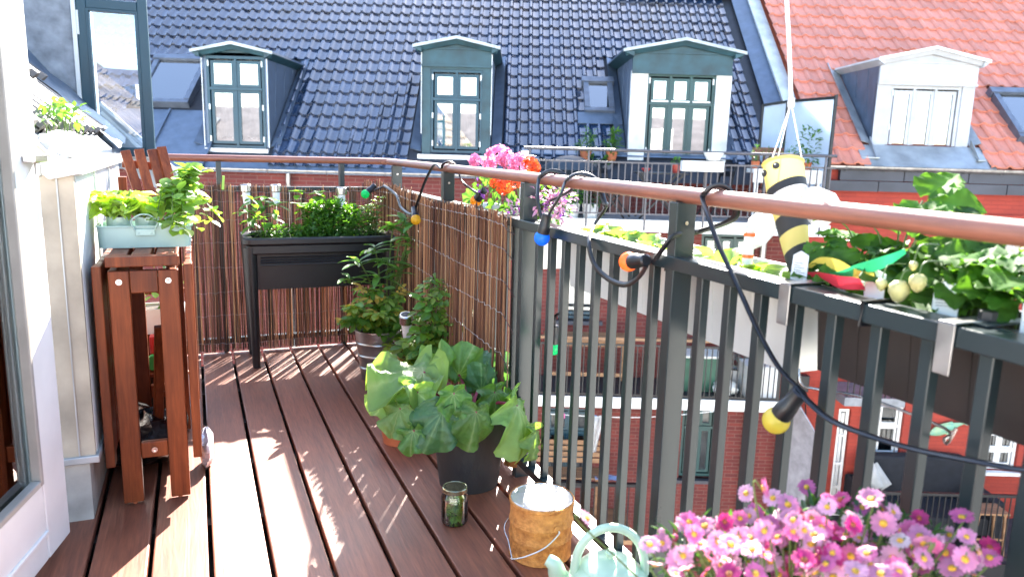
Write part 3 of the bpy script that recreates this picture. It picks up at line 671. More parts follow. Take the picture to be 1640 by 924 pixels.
t = thing('red_pot', 'small red pot with seedlings on the bistro table', 'plant pot', B(2.45,11.5,.8), -YAW); pot(t, B(2.45,11.5,.8), .05,.075,.13, mat('red_glaze',(.45,.06,.04),.4)); foliage(t,'leaves',g_mid,[(B(2.45,11.5,.97),.07,.7)],50,.05,.025)
t = thing('bowl', 'small red bowl on the bistro table', 'bowl', B(1.98,11.45,.8), -YAW); q = MB(); q.lathe([(.03,0),(.07,.05),(.075,.06),(.065,.055),(.02,.015)], 16, B(1.98,11.45,.801)); q.build('body', mat('bowl_glaze',(.5,.07,.07),.3), t, 50); q = MB(); q.lathe([(.062,.048),(.03,.06),(.001,.066)], 12, B(1.98,11.45,.801)); q.build('fruit', m_whitepl, t, 60)
# white planter on the rail
t = thing('rail_planter', 'white box planter hung on the grey terrace railing', 'planter', B(2.82,10.92,.75), -YAW)
a = pV(1090,274,10.9); c = pV(1157,259,10.9); q = MB(BT); q.box(a.x,c.x,10.78,10.96,a.z,c.z); q.build('box', m_white, t, bevel=.01)
q = MB(BT); q.box(a.x+.02,c.x-.02,10.8,10.94,c.z+.002,c.z+.012); q.build('soil', m_soil, t)
q = MB(); q.lathe([(.09,0),(.14,.1),(.145,.11),(.12,.1),(.01,.03)], 18, B(a.x+.45,10.87,c.z+.012)); q.build('bowl', m_whitepl, t, 50)
# white bench shelf with herb pots at the right end
t = thing('plant_bench', 'white slatted bench carrying herb pots at the end of the terrace', 'bench', B(4.0,11.4,.1), -YAW)
q = MB(BT); q.box(3.55,4.6,11.25,11.6,.84,.9); q.build('top', m_white, t); q = MB(BT); q.box(3.56,4.59,11.26,11.3,.7,.838); q.build('apron', m_white, t)
for u in (3.6,4.52): q = MB(BT); q.box(u,u+.05,11.3,11.36,.1,.838); q.build('leg', m_white, t)
for k, (u, h) in enumerate(((3.62,.3),(3.8,.26),(3.98,.34),(4.15,.28),(4.4,.4))):
    t = thing('herb_pot', ['short clay pot of rosemary nearest the green door on the white bench','second clay pot of thin herbs on the white bench','clay pot of tall dill in the middle of the white bench','fourth clay pot of sage on the white bench','clay pot of leafy tomato by the frosted screen'][k], 'plant pot', B(u,11.4,.9), -YAW)
    pot(t, B(u,11.42,.9), .05,.07,.11, m_terra, n=16); foliage(t, 'leaves', (g_herb, g_mid)[k > 3], [(B(u,11.42,1.02+h*.35),.07+.1*(k > 3),h/.16)], 90+60*(k > 3), .05+.03*(k > 3), .012+.03*(k > 3))
t = thing('wooden_chair', 'reddish brown wooden chair back beside the frosted screen', 'chair', B(3.95,11.9,.1), -YAW); T = WM[t]
wc = wood('red_brown_wood', (.2,.06,.04), (.1,.03,.02), .5, 2)
for s in (-.22,.22):
    q = MB(T); q.box(s-.02,s+.02,-.02,.02,0,1.12); q.build('leg', wc, t); q = MB(T); q.box(s-.02,s+.02,-.46,-.42,0,.45); q.build('leg', wc, t)
q = MB(T); q.box(-.26,.26,-.48,.03,.45,.48); q.build('seat', wc, t); q = MB(T); q.box(-.199,.199,-.015,.015,1.04,1.12); q.build('top_rail', wc, t)
for k in range(4): q = MB(T); q.box(-.16+k*.09,-.12+k*.09,-.01,.01,.5,1.04); q.build('back_slat', wc, t)
# frosted privacy screen
t = thing('privacy_screen', 'pale frosted glass screen in dark frame at the terrace end', 'screen', B(4.35,12,.1), -YAW)
fg = mat('frosted_glass', (.62,.7,.78), .35, 0, .05, 3, trans=.61)
pts = [(4.02,12.55,1.9),(4.3,12.2,1.95),(4.62,11.15,1.95)]
for i in range(2):
    (u0, v0, z0), (u1, v1, z1) = pts[i], pts[i+1]
    q = MB(BT); q.prism([(u0,v0,.12),(u1,v1,.12),(u1,v1,z1),(u0,v0,z0)], (.012,.004,0)); q.build('glass_panel', fg, t)
    q = MB(BT); q.bar((u0,v0,.1),(u0,v0,z0+.02),.04,.04); q.bar((u0,v0,z0),(u1,v1,z1),.04,.04); q.build('frame', m_railblk, t)
q = MB(BT); q.bar((4.62,11.15,.1),(4.62,11.15,1.99),.04,.04); q.build('frame', m_railblk, t)
for (x, y, lab, m_) in ((915,340,'pale pot with leafy shrub on the terrace floor',g_mid),(945,342,'dark leafy shrub in a pot on the terrace floor',g_dark)):
    p = pV(x, y, 11.25); t = thing('floor_pot', lab, 'plant pot', B(p.x,11.25,.1), -YAW); pot(t, B(p.x,11.25,.1), .1,.13,.22, m_render); foliage(t, 'leaves', m_, [(B(p.x,11.25,.45),.17,1.0)], 170, .08, .04)
t = thing('brown_crate', 'reddish brown planter box on the terrace floor behind the bars', 'planter', B(1.95,12.2,.1), -YAW)
q = MB(BT); q.box(1.3,1.86,12.2,12.5,.12,.42); q.build('box', wc, t); q = MB(BT); q.box(1.27,1.89,12.17,12.53,.421,.45); q.build('rim', wc, t)

# ================================================================== balcony one floor down
B2 = 11.2; zb = -2.76
bal = thing('balcony', 'balcony with black bars and wooden rail on the brick house one floor down', 'balcony', B(2,11.8,zb), -YAW)
q = MB(BT); q.box(.1,4.25,B2,12.29,zb-.02,zb+.06); q.build('floor', mat('dark_boards', (.05,.045,.045), .7, 0, .3, 4, stretch=(1,8,1)), bal)
q = MB(BT); q.box(.08,4.27,B2-.03,B2-.002,zb-.1,zb+.075); q.build('fascia', m_white, bal)
q = MB(BT); q.box(.1,4.25,B2-.05,B2+.05,-1.76,-1.72); q.build('wooden_rail', m_oak, bal)
q = MB(BT); q.box(.1,4.25,B2-.012,B2+.012,-1.86,-1.83); q.build('top_bar', m_railblk, bal); q = MB(BT); q.box(.1,4.25,B2-.012,B2+.012,zb+.1,zb+.125); q.build('bottom_bar', m_railblk, bal)
q = MB(); q.box(-.008,.008,-.008,.008,0,.775); me = q.mesh('bar', m_railblk)
for k in range(50): inst('bar', me, BT @ Matrix.Translation((.15+k*.083,B2,zb+.126)), bal)
for k in range(4):
    q = MB(BT); u = .13+k*1.36; q.box(u-.02,u+.02,B2-.02,B2+.02,zb+.06,-1.761); q.build('post', m_railblk, bal)
def ftable(name, lab, u0, u1, v0, v1, z, h, m, cat='table', grp=None):
    t = thing(name, lab, cat, B((u0+u1)/2,(v0+v1)/2,z), -YAW, grp); n = max(3, int((v1-v0)/.12))
    for k in range(n): q = MB(BT); w = (v1-v0)/n; q.box(u0,u1,v0+k*w,v0+(k+1)*w-.012,z+h-.03,z+h); q.build('plank', m, t)
    for u in (u0+.04,u1-.09):
        for v in (v0+.03,v1-.08): q = MB(BT); q.box(u,u+.05,v,v+.05,z,z+h-.031); q.build('leg', m, t)
    q = MB(BT); q.box(u0+.09,u1-.091,v0+.04,v0+.07,z+h-.12,z+h-.031); q.build('apron', m, t); q = MB(BT); q.box(u0+.091,u1-.092,v0+.045,v0+.065,z+.2,z+.26); q.build('stretcher', m, t)
    return t
ftable('wooden_table', 'long brown wooden table on the balcony one floor down', .55, 1.95, 11.6, 12.15, zb+.06, .82, m_oak)
p = pV(1120,578,11.8); t = thing('green_crate', 'dark green storage crate with white lid on the lower balcony', 'crate', B(p.x,11.8,zb+.06), -YAW)
q = MB(BT); q.box(p.x-.35,p.x+.35,11.6,12.05,zb+.06,p.z+.1); q.build('box', mat('green_plastic',(.02,.1,.06),.5), t, bevel=.01); q = MB(BT); q.box(p.x-.37,p.x+.37,11.58,12.07,p.z+.101,p.z+.14); q.build('lid', m_whitepl, t, bevel=.01)
p = pV(1218,628,11.45); t = thing('white_box', 'white chest standing at the end of the lower balcony', 'box', B(p.x,11.45,zb+.06), -YAW)
q = MB(BT); q.box(p.x-.27,p.x+.26,11.35,11.8,zb+.061,p.z+.42); q.build('body', m_white, t, bevel=.01); q = MB(BT); q.box(p.x-.28,p.x+.27,11.34,11.81,p.z+.421,p.z+.45); q.build('lid', m_white, t, bevel=.008)
def sack(name, lab, c, sx, sy, sz, m, cat='bag'):
    q = MB(); n, mm = 20, 12; pts = []
    for j in range(mm+1):
        f = PI*j/mm
        for k in range(n):
            a = 2*PI*k/n; r = (math.sin(f)**.7)*(1+.14*math.sin(a*3+j*.9)+.09*math.sin(a*7-j*1.7)+rnd(-.04,.04))
            pts.append(Vector(c)+Vector((sx*r*math.cos(a), sy*r*math.sin(a), sz*(1-math.cos(f))/2*(1+.08*math.sin(a*4)))))
    q.add(pts, [(j*n+k, j*n+(k+1) % n, (j+1)*n+(k+1) % n, (j+1)*n+k) for j in range(mm) for k in range(n)])
    return tag(q.build(name, m, None, 45), lab, cat)
p = pV(1165,622,11.4); sack('white_sack', 'crumpled white sack on the lower balcony floor', B(p.x,11.5,zb+.061), .2,.16,.22, m_whitepl)
p = pV(1190,590,11.6); t = thing('balcony_shrub', 'pot with grey leaved shrub beside the white chest', 'plant pot', B(p.x,11.9,zb+.06), -YAW); pot(t, B(p.x,12.0,zb+.061), .12,.15,.3, m_render); foliage(t,'leaves',mat('grey_leaf',(.2,.24,.2),.6,trans=.2),[(B(p.x,12.0,zb+.6),.2,1.1)],160,.08,.03)
# washing line and cloth
a = pV(868,662,11.15); c = pV(1180,655,11.15); t = thing('washing_line', 'thin white washing line with coloured pegs below the lower balcony', 'washing line', B(a.x,11.15,a.z), -YAW)
mid = (a+c)/2+Vector((0,0,-.1)); s = spline([BT @ a, BT @ mid, BT @ c], 10); q = MB(); q.tube(s, .006, 5); q.build('line', m_whitepl, t)
for k, col in enumerate(((.6,.1,.3),(.1,.3,.6),(.7,.5,.1),(.6,.1,.3),(.1,.35,.6))):
    p = s[3+k*3]; q = MB(); q.box(-.012,.012,-.012,.012,-.06,.02, Matrix.Translation(p)); q.build('peg', mat('peg%d' % k, col, .4), t)
p = pV(950,665,11.14); q = MB(BT); n = 10; pts = []
for j in range(9):
    for i in range(n): pts.append((p.x-.02+.2*i/9*(1-.07*j), 11.12+.03*math.sin(i*1.3+j*.5), p.z-.075*j-(.16 if i < 4 else 0)*(j/8)))
q.grid(pts, n, 9); tag(q.build('tea_towel', m_curtain, None, 60), 'white towel pegged on the washing line', 'towel')
# next balcony down
B3 = 11.2; z3 = -5.2
b3 = thing('balcony', 'dark timber balcony two floors down beside the brick wall', 'balcony', B(1.2,11.7,z3), -YAW)
q = MB(BT); q.box(-.5,2.1,B3,12.29,z3,z3+.08); q.build('floor', m_oak, b3)
q = MB(BT); q.box(-.5,2.1,B3-.04,B3+.04,z3+1.02,z3+1.07); q.build('rail', m_railblk, b3)
q = MB(); q.box(-.009,.009,-.009,.009,0,.94); me = q.mesh('bar', m_railblk)
for k in range(24): inst('bar', me, BT @ Matrix.Translation((-.45+k*.11,B3,z3+.08)), b3)
t = thing('wooden_bench', 'brown slatted wooden bench on the balcony two floors down', 'bench', B(1.0,11.8,z3+.08), -YAW); T = WM[t] @ Matrix.Translation((0,0,.45))
for k in range(5): q = MB(T); q.box(-.6,.6,-.2+k*.09,-.125+k*.09,.4,.425); q.build('seat_slat', m_oak, t)
for k in range(4): q = MB(T); q.box(-.6,.6,.25+.02*k,.275+.02*k,.5+k*.1,.58+k*.1); q.build('back_slat', m_oak, t)
for u in (-.58,.53):
    for v in (-.18,.2): q = MB(T); q.box(u,u+.05,v,v+.05,-.45,.399); q.build('leg', m_oak, t)
p = pV(975,805,11.6); q = MB(BT); pts = []
for j in range(7):
    for i in range(9): pts.append((p.x-.25+.055*i, 11.55+.04*j, -4.245+.008*math.sin(i*1.7+j)-.02*(j > 4)))
q.grid(pts, 9, 7); tag(q.build('blue_cloth', mat('blue_check_cloth',(.35,.42,.6),.9,0,.2,12), None, 60), 'pale blue cloth lying over the bench seat two floors down', 'cloth')

# ================================================================== red house: balconies, sofa, stool, fish
b4 = thing('balcony', 'small grey balcony with black bars high on the red house', 'balcony', B(5.4,11.6,-2.9), -YAW)
a = pV(1352,650,11.2); c = pV(1452,628,11.2)
q = MB(BT); q.box(a.x,c.x,11.2,12.04,a.z,a.z+.14); q.build('slab', mat('grey_metal', (.2,.21,.23), .5, .3), b4); q = MB(BT); q.box(a.x,c.x,11.2,11.23,a.z+.9,a.z+.93); q.build('rail', m_railblk, b4)
q = MB(); q.box(-.008,.008,-.008,.008,0,.76); me = q.mesh('bar', m_railblk)
k = a.x+.03
while k < c.x: inst('bar', me, BT @ Matrix.Translation((k,11.215,a.z+.141)), b4); k += .1
b5 = thing('balcony', 'black railed balcony with sofa at the foot of the red wall', 'balcony', B(7,11,-5.2), -YAW)
a = pV(1395,905,10.5); z5 = -4.98
q = MB(BT); q.box(5.5,10,10.5,12.04,z5-.16,z5); q.build('floor', mat('dark_deck', (.04,.04,.045), .7), b5)
q = MB(BT); q.box(5.5,10,10.47,10.5,z5-.2,z5+.03); q.build('fascia', m_railblk, b5)
q = MB(BT); q.box(5.5,10,10.48,10.53,z5+1.12,z5+1.16); q.build('top_rail', m_railblk, b5); q = MB(BT); q.box(5.5,10,10.49,10.52,z5+.1,z5+.13); q.build('bottom_rail', m_railblk, b5)
q = MB(); q.box(-.007,.007,-.007,.007,0,.99); me = q.mesh('bar', m_railblk)
for k in range(50): inst('bar', me, BT @ Matrix.Translation((5.55+k*.09,10.505,z5+.13)), b5)
t = thing('sofa', 'dark blue grey garden sofa against the red wall', 'sofa', B(6.9,11.5,z5), -YAW); sm = mat('sofa_cloth', (.01,.011,.015), .9, 0, .2, 10)
q = MB(BT); q.box(6.0,7.7,11.0,11.75,z5+.2,z5+.5); q.build('seat', sm, t, bevel=.04); q = MB(BT); q.box(6.0,7.7,11.76,12.0,z5+.2,z5+1.2); q.build('backrest', sm, t, bevel=.05)
for u in (5.78,7.71): q = MB(BT); q.box(u,u+.21,11.0,12.0,z5+.1,z5+.78); q.build('armrest', sm, t, bevel=.04)
q = MB(BT); q.box(5.85,7.85,11.05,11.95,z5+.002,z5+.1); q.build('base', m_railblk, t)
t = thing('bar_stool', 'slatted wooden stool behind the black balcony bars', 'stool', B(7.0,10.8,z5), -YAW)
p = pV(1583,815,10.8); q = MB(BT)
for k in range(5): q = MB(BT); q.box(p.x-.25,p.x+.25,10.65+.075*k,10.715+.075*k,p.z-.03,p.z); q.build('seat_slat', m_oak, t)
for s in (-1,1):
    for v in (10.7,10.95): q = MB(BT); q.bar((p.x+s*.26,v,z5),(p.x+s*.2,v,p.z-.031),.035,.035); q.build('leg', m_oak, t)
q = MB(BT); q.box(p.x-.22,p.x+.22,10.69,10.71,z5+.3,z5+.335); q.build('footrest', m_oak, t)
# cushions at the window
p = pV(1408,783,11.3)
for k, lab in enumerate(('white cushion leaning by the balcony glass of the red house', 'second white cushion leaning right beside the first')):
    q = MB(); M = BT @ Matrix.Translation((p.x+.13+.16*k,11.6+.06*k,p.z-.1)) @ Matrix.Rotation(-.5-.15*k, 4, 'Y'); n = 10; pts = []
    for j in range(n):
        for i in range(n):
            x = i/(n-1)*2-1; y = j/(n-1)*2-1; pts.append(M @ Vector((x*.1, -.05*(1-x**4)*(1-y**4), y*.24+.2)))
    q.grid(pts, n, n); q.grid([p_+ (M.to_3x3() @ Vector((0,.1,0)))*0 + M.to_3x3() @ Vector((0,2*.05*(1-((i % n)/(n-1)*2-1)**4)*(1-((i//n)/(n-1)*2-1)**4)+.004,0)) for i, p_ in enumerate(pts)], n, n)
    tag(q.build('cushion', m_curtain, None, 60), lab, 'cushion')
# painted fish ornament
t = thing('fish_ornament', 'painted green fish ornament hung on the red wall', 'ornament', B(*pV(1512,686,12.0)), -YAW); fm = mat('fish_paint', (.1,.32,.26), .4, 0, .3, 9, col2=(.3,.4,.2))
a = pV(1484,694,12.0); c = pV(1541,676,12.0); dx = (c-a); q = MB(BT); s = [a+dx*k/9 for k in range(10)]
q.tube([Vector((p.x,11.97,p.z)) for p in s], [.005,.022,.034,.04,.04,.036,.03,.022,.014,.012], 12, flat=2.4); q.build('body', fm, t, 60)
def tri(nm, P3): q = MB(BT); q.prism(P3, (0,.015,0)); q.build(nm, fm, t)
tri('tail', [(c.x-.02,11.965,c.z),(c.x+.09,11.965,c.z+.08),(c.x+.06,11.965,c.z+.02),(c.x+.09,11.965,c.z-.05)]); m5 = (a+c)/2
tri('dorsal_fin', [(m5.x-.1,11.965,m5.z+.07),(m5.x+.12,11.965,m5.z+.1),(m5.x+.1,11.965,m5.z+.13)]); tri('belly_fin', [(m5.x-.05,11.965,m5.z-.08),(m5.x+.08,11.965,m5.z-.05),(m5.x+.08,11.965,m5.z-.12)])
for x0, x1, lab in ((1467,1504,'white quilted panel hung under the fish ornament'),(1509,1546,'white quilted panel hung nearer the white window')):
    a = pV(x0,766,11.95); c = pV(x1,748,11.95); q = MB(BT); n = 9; pts = []
    for j in range(6):
        for i in range(n): pts.append((a.x+(c.x-a.x)*i/8, 11.93+.012*math.sin(i*2+j), a.z+(c.z-a.z)*j/5))
    q.grid(pts, n, 6); tag(q.build('quilted_panel', m_curtain, None, 60, solid=.02), lab, 'panel')
t = thing('partition', 'pale grey metal partition leaning beside the downpipe on the red wall', 'partition', B(4.4,11.5,-6), -YAW)
a = pV(1262,800,11.3); q = MB(BT); q.prism([(a.x+.03,12.0,-6.4),(a.x+.55,11.4,-6.4),(a.x+.45,11.4,-3.4),(a.x+.12,12.0,-2.75)], (.03,0,0)); q.build('panel', mat('grey_panel', (.3,.28,.3), .6), t)
q = MB(BT); q.bar((a.x+.55,11.4,-6.4),(a.x+.45,11.4,-3.38),.04,.04); q.build('frame', m_railblk, t)
t = thing('wall_lamp', 'small dark lamp box fixed on the red wall', 'lamp', B(*pV(1283,612,12.0)), -YAW); p = pV(1283,612,12.0); q = MB(BT); q.box(p.x-.1,p.x+.1,11.9,12.045,p.z-.14,p.z+.14); q.build('box', m_railblk, t, bevel=.01)
q = MB(BT); q.tube([(p.x+.05,11.95,p.z-.14),(p.x+.12,11.97,p.z-.5),(p.x+.1,12.0,p.z-.85)], .012, 6); q.build('cable', m_cable, t)

# ================================================================== deck
dk = MB()
for y in np.arange(-.7, 4.1, .42): dk.box(-1.6, 1.02, y, y+.045, -.085, -.031)
dk.box(-1.6, 1.02, -.9, 4.12, -.12, -.1)
dk = dk.build('deck', m_joist); tag(dk, 'brown oiled plank deck of the balcony', 'deck', kind='structure')
P0, PW = -.007, .1487
q = MB()
for (w0, w1) in ((-PW/2+.006, PW/2-.006),): q.box(w0, w1, 0, 5.0, -.028, 0)
pm = q.mesh('plank', m_deck)
for k in range(-10, 8):
    if k == 6: wd = 1.0
    o = inst('plank', pm, Matrix.Translation((P0+PW*(k-.5), -.9+rnd(-.0,.0), rnd(-.0015,.0005))), dk)
    m = o.modifiers.new('bevel', 'BEVEL'); m.width = .004; m.segments = 2

# ================================================================== railing
RX, HZ, RY = .985, 1.010, 4.12
rl = thing('balcony_railing', 'dark grey steel balcony railing with round reddish wooden handrail', 'railing', (RX, 2.2, 0))
q = MB(); q.tube([(RX,-.6,HZ),(RX,1.5,HZ),(RX,3.2,HZ),(RX,RY-.03,HZ)], .0175, 20, cap=True); q.tube([(RX,RY-.04,HZ),(RX-.03,RY-.005,HZ)], .0174, 20); q.build('handrail', m_rail, rl, 60)
q = MB(); q.tube([(-.165,RY,HZ),(.4,RY,HZ),(RX-.022,RY,HZ)], .0175, 20); q.build('handrail', wood('handrail_wood_x', (.34,.13,.08), (.2,.07,.045), .3, 0, .8, .05, .05), rl, 60)
def steelbox(nm, *a, bv=.002): q = MB(); q.box(*a); return q.build(nm, m_steel, rl, bevel=bv)
steelbox('mid_rail', RX-.028, RX+.028, -.6, RY-.03, .846, .876)
steelbox('bottom_rail', RX-.02, RX+.02, -.6, RY-.03, .045, .073)
steelbox('mid_rail', -.16, RX-.03, RY-.02, RY+.02, .842, .87); steelbox('bottom_rail', -.16, RX-.03, RY-.018, RY+.018, .045, .073)
posts = [-.26, .555, 1.365, 2.19, 3.03, 3.9]
for y in posts:
    steelbox('post', RX-.0255, RX+.0255, y-.015, y+.015, -.1, HZ-.015)
    q = MB(); q.lathe([(.001,.0),(.004,.001),(.0045,.002)][::-1], 10, (RX-.0,y-.0165,.95), Matrix.Rotation(PI/2,4,'X')); q.build('screw', m_alu, rl)
for x in (.115,.735):
    steelbox('post', x-.012, x+.012, RY-.028, RY+.028, -.1, HZ-.015)
q = MB(); q.box(-.0105,.0105,-.0105,.0105,0,.773); bm = q.mesh('baluster', m_steel)
for i in range(len(posts)-1):
    a, c = posts[i], posts[i+1]; n = 8
    for k in range(1, n+1):
        y = a+(c-a)*k/(n+1)
        o = inst('baluster', bm, Matrix.Translation((RX, y, .073)), rl); m = o.modifiers.new('bevel','BEVEL'); m.width = .0015; m.segments = 1
for k in range(12):
    x = -.1+k*.09
    if abs(x-.115) > .03 and abs(x-.735) > .03: inst('baluster', bm, Matrix.Translation((x, RY, .073)), rl)

# ================================================================== reed screens
def reeds(n, a, b_, out, zt, seed, th=.018, top=None):
    """one bundle-woven mat of thin reeds from point a to b_ (xy); out: thickness direction"""
    rg = random.Random(seed); b = MB(); rr = []; a = Vector(a); b_ = Vector(b_); L = (b_-a).length; d = (b_-a)/L; out = Vector(out)
    i = 0; t = 0.0
    while t < L:
        step = rg.choice((.0032,.0036,.004,.0044,.005)); t += step
        if rg.random() < .06: t += rg.uniform(.002,.006)
        r = rg.uniform(.0017,.0031); o = out*rg.uniform(0, th); ln = rg.gauss(0,.02)
        z0 = rg.uniform(.004,.02); z1 = zt+rg.gauss(0,.008)+(top(t/L) if top else 0)
        base = a+d*t+o; k = 5; pts = []
        bx, by = rg.gauss(0,.004), rg.gauss(0,.004)
        for j in range(k):
            u = j/(k-1); pts.append(base+d*(bx*math.sin(u*4+i)+ln*.2*(u-.5))+out*(by*math.sin(u*3+i*2))+Vector((0,0,z0+(z1-z0)*u)))
        nv = len(b.V); b.tube(pts, [r,r*.98,r*.95,r*.9,r*.82], 5); c = min(1, max(0, rg.gauss(.45,.34))); rr += [c]*(len(b.V)-nv); i += 1
    return b, rr
def screen(lab, a, b_, out, zt, seed, wires, top=None):
    t = thing('reed_screen', lab, 'reed screen', (Vector(a)+Vector(b_))/2)
    b, rr = reeds(0, a, b_, out, zt, seed, top=top); o = b.build('reeds', m_reed, t, 60, attrs={'r': rr}); o['kind'] = 'stuff'
    a = Vector(a); b_ = Vector(b_); out = Vector(out); n = int((b_-a).length/.02)
    for zi, z in enumerate(wires):
        q = MB(); pts = []
        for k in range(n+1):
            u = k/n; pts.append(a+(b_-a)*u+out*(.021+.004*math.sin(k*2.1+zi))+Vector((0,0,z+.006*math.sin(u*9+zi*2)+.0035*math.sin(k*2.4))))
        q.tube(pts, .0008, 4); q.build('wire', m_wire, t)
        if lab.startswith('sunlit'):
            q = MB(); e = pts[-1]; q.tube([e, e+Vector((.0,-.03,-.012)), e+Vector((.01,-.065,-.02-.01*zi))], .0016, 4); q.build('loose_reed', m_reed, t)
    return t
screen('dark reed screen behind the black raised planter', (-.13,4.09,0), (.95,4.09,0), (0,-1,0), .868, 11, (.845,.8,.7,.58,.46,.33,.2,.055), top=lambda u: .012*math.sin(u*7)+.03*(u > .9))
screen('sunlit reed screen lining the side railing', (.95,4.08,0), (.95,2.25,0), (-1,0,0), .885, 12, (.85,.78,.665,.55,.42,.29,.15), top=lambda u: .01*math.sin(u*9)-.012*u)

# ================================================================== open white balcony door
t = thing('balcony_door', 'open white glazed balcony door at the edge of the deck', 'door', (-.36, 2.2, 0))
DT = Matrix.Translation((-.359,2.205,0)) @ Matrix.Rotation(math.radians(-12.5), 4, 'Z')
def db(nm, *a, m=m_white, bv=.005): q = MB(DT); q.box(*a); return q.build(nm, m, t, bevel=bv)
db('stile', -.045,0,-.135,0,.03,2.2); db('stile', -.045,0,-.95,-.8,.03,2.2)
db('bottom_panel', -.044,-.001,-.799,-.136,.03,.235); db('top_rail', -.044,-.001,-.799,-.136,2.08,2.2)
db('panel_moulding', -.002,.006,-.798,-.137,.1,.112,bv=.003)
bead = mat('bead', (.3,.28,.25), .4); db('glazing_bead', -.02,.004,-.152,-.136,.236,2.079,m=bead,bv=.003); db('glazing_bead', -.02,.004,-.798,-.153,.236,.252,m=bead,bv=.003)
q = MB(DT); q.box(-.03,-.024,-.798,-.137,.237,2.078); q.build('pane', m_glassd, t)
q = MB(DT); q.box(.001,.03,-.09,-.015,1.035,1.055); q.tube([(.018,-.05,1.035),(.018,-.05,1.0)], .008, 8); q.build('latch', m_alu, t, bevel=.003)

# ================================================================== our own roof on the left, with zinc cheek box
z45 = lambda x: 1.02+(-.30-x)*1.0
t = thing('zinc_parapet', 'weathered zinc clad parapet with pale cap beside the open door', 'parapet', (-.6, 2.6, 0))
q = MB(); q.prism([(-.30,2.325,.2),(-.30,2.325,1.0),(-1.5,2.325,2.2),(-1.5,2.325,.2)], (0,.02,0)); q.build('front_sheet', m_zincd, t)
q = MB(); q.prism([(-.3385,2.322,.2),(-.3385,2.322,1.035),(-.342,2.322,1.0385),(-.342,2.322,.2)], (0,.003,0)); q.build('seam', m_zinc, t)
q = MB(); q.box(-.32,-.2985,2.3475,3.66,.2,1.0); q.build('side_sheet', m_zincw, t)
for y in (2.75,3.2): q = MB(); q.box(-.2984,-.293,y,y+.012,.2,1.0); q.build('seam', m_zincw, t)
q = MB(); q.prism([(-.285,2.31,1.0),(-.285,2.31,1.035),(-.35,2.31,1.04),(-1.5,2.31,2.19),(-1.5,2.31,2.13),(-.355,2.31,.985)], (0,.05,0)); q.build('sloped_cap', m_zincw, t, bevel=.003)
q = MB(); q.box(-.36,-.283,2.361,3.68,.995,1.032); q.build('side_cap', m_zincw, t, bevel=.003)
q = MB(); q.box(-.9,-.29,2.315,3.66,.178,.2); q.build('drip_edge', m_zinc, t, bevel=.003)
q = MB(); q.box(-.9,-.318,2.333,3.64,-.03,.177); q.build('plinth', m_conc, t)
rf = thing('tiled_roof', 'pale worn pantile roof slope of the near house rising beside the parapet', 'roof', (-.8, 3.4, 1.3))
q = MB(); q.prism([(-.36,2.363,1.045),(-2.4,2.363,3.085),(-2.4,4.58,3.085),(-.36,4.58,1.045)], (0,0,-.1)); q.build('sheathing', m_lead, rf)
tm = tile_mesh('tile', m_ltile, .2, .33, .024, 11)
for i in range(10):
    for j in range(4):
        y = 2.50+.2*i; s = .12+.33*j; base = Vector((-.36-s*.7071, y, 1.0+s*.7071))
        inst('tile', tm, Matrix.Translation(base) @ Matrix.Rotation(PI/2, 4, 'Z') @ Matrix.Rotation(math.radians(45), 4, 'X'), rf)
q = MB(); n = 14; pts = []
for j in range(6):
    for i in range(n):
        s = i/(n-1)*1.5; k = j/5; h = .02+.05*k**2+.02*math.sin(i*1.3+j)*(.3 < k < .9)+.012*math.sin(i*2.9)
        pts.append((-.33-s*.7071-h*.0, 4.15+.42*k, 1.0+s*.7071+h+.03))
q.grid(pts, n, 6); q.build('lead_valley', m_lead, rf, 60)
# neighbouring dormer: grey cheek and open blue casement
dn = thing('grey_dormer', 'grey zinc dormer wall with an open blue casement on the near roof', 'dormer', (-.7, 4.7, 1))
q = MB(); q.prism([(-.545,4.6,1.2),(-.545,4.6,2.5),(-1.9,4.6,2.5)], (0,.9,0)); q.build('cheek', mat('grey_stucco', (.25,.27,.3), .75, 0, .3, 12, .12, 40, detail=9), dn)
q = MB(); q.prism([(-.36,4.588,1.03),(-.36,4.588,1.075),(-1.7,4.588,2.415),(-1.7,4.588,2.37)], (0,.012,0)); q.build('flashing', m_lead, dn)
q = MB(); q.box(-.544,-.525,4.59,5.4,1.2,2.5); q.build('corner_board', m_zincw, dn)
CM = Matrix.Translation((-.525,4.63,1.0)) @ Matrix.Rotation(-.06, 4, 'Z')
f = MB(CM); W_, H_ = .335, .94; k = .048
f.box(0,k,-.02,.02,0,H_); f.box(W_-k,W_,-.02,.02,0,H_); f.box(k,W_-k,-.02,.02,0,k); f.box(k,W_-k,-.02,.02,.755,.755+k)
fo = f.build('casement', m_bluefr, dn, bevel=.004)
f = MB(CM); f.box(k-.002,k+.012,-.024,.024,k,.755); f.box(W_-k-.012,W_-k+.002,-.024,.024,k,.755); f.box(k+.012,W_-k-.012,-.024,.024,.742,.755); f.build('bead', m_bluefr, fo)
f = MB(CM); f.box(k,W_-k,-.004,.004,k,.757); f.build('pane', glass('casement_glass', (.8,.9,1), .14), fo)
f = MB(CM); f.box(-.012,.012,-.028,-.02,.62,.74); f.build('hinge', m_zincw, fo)
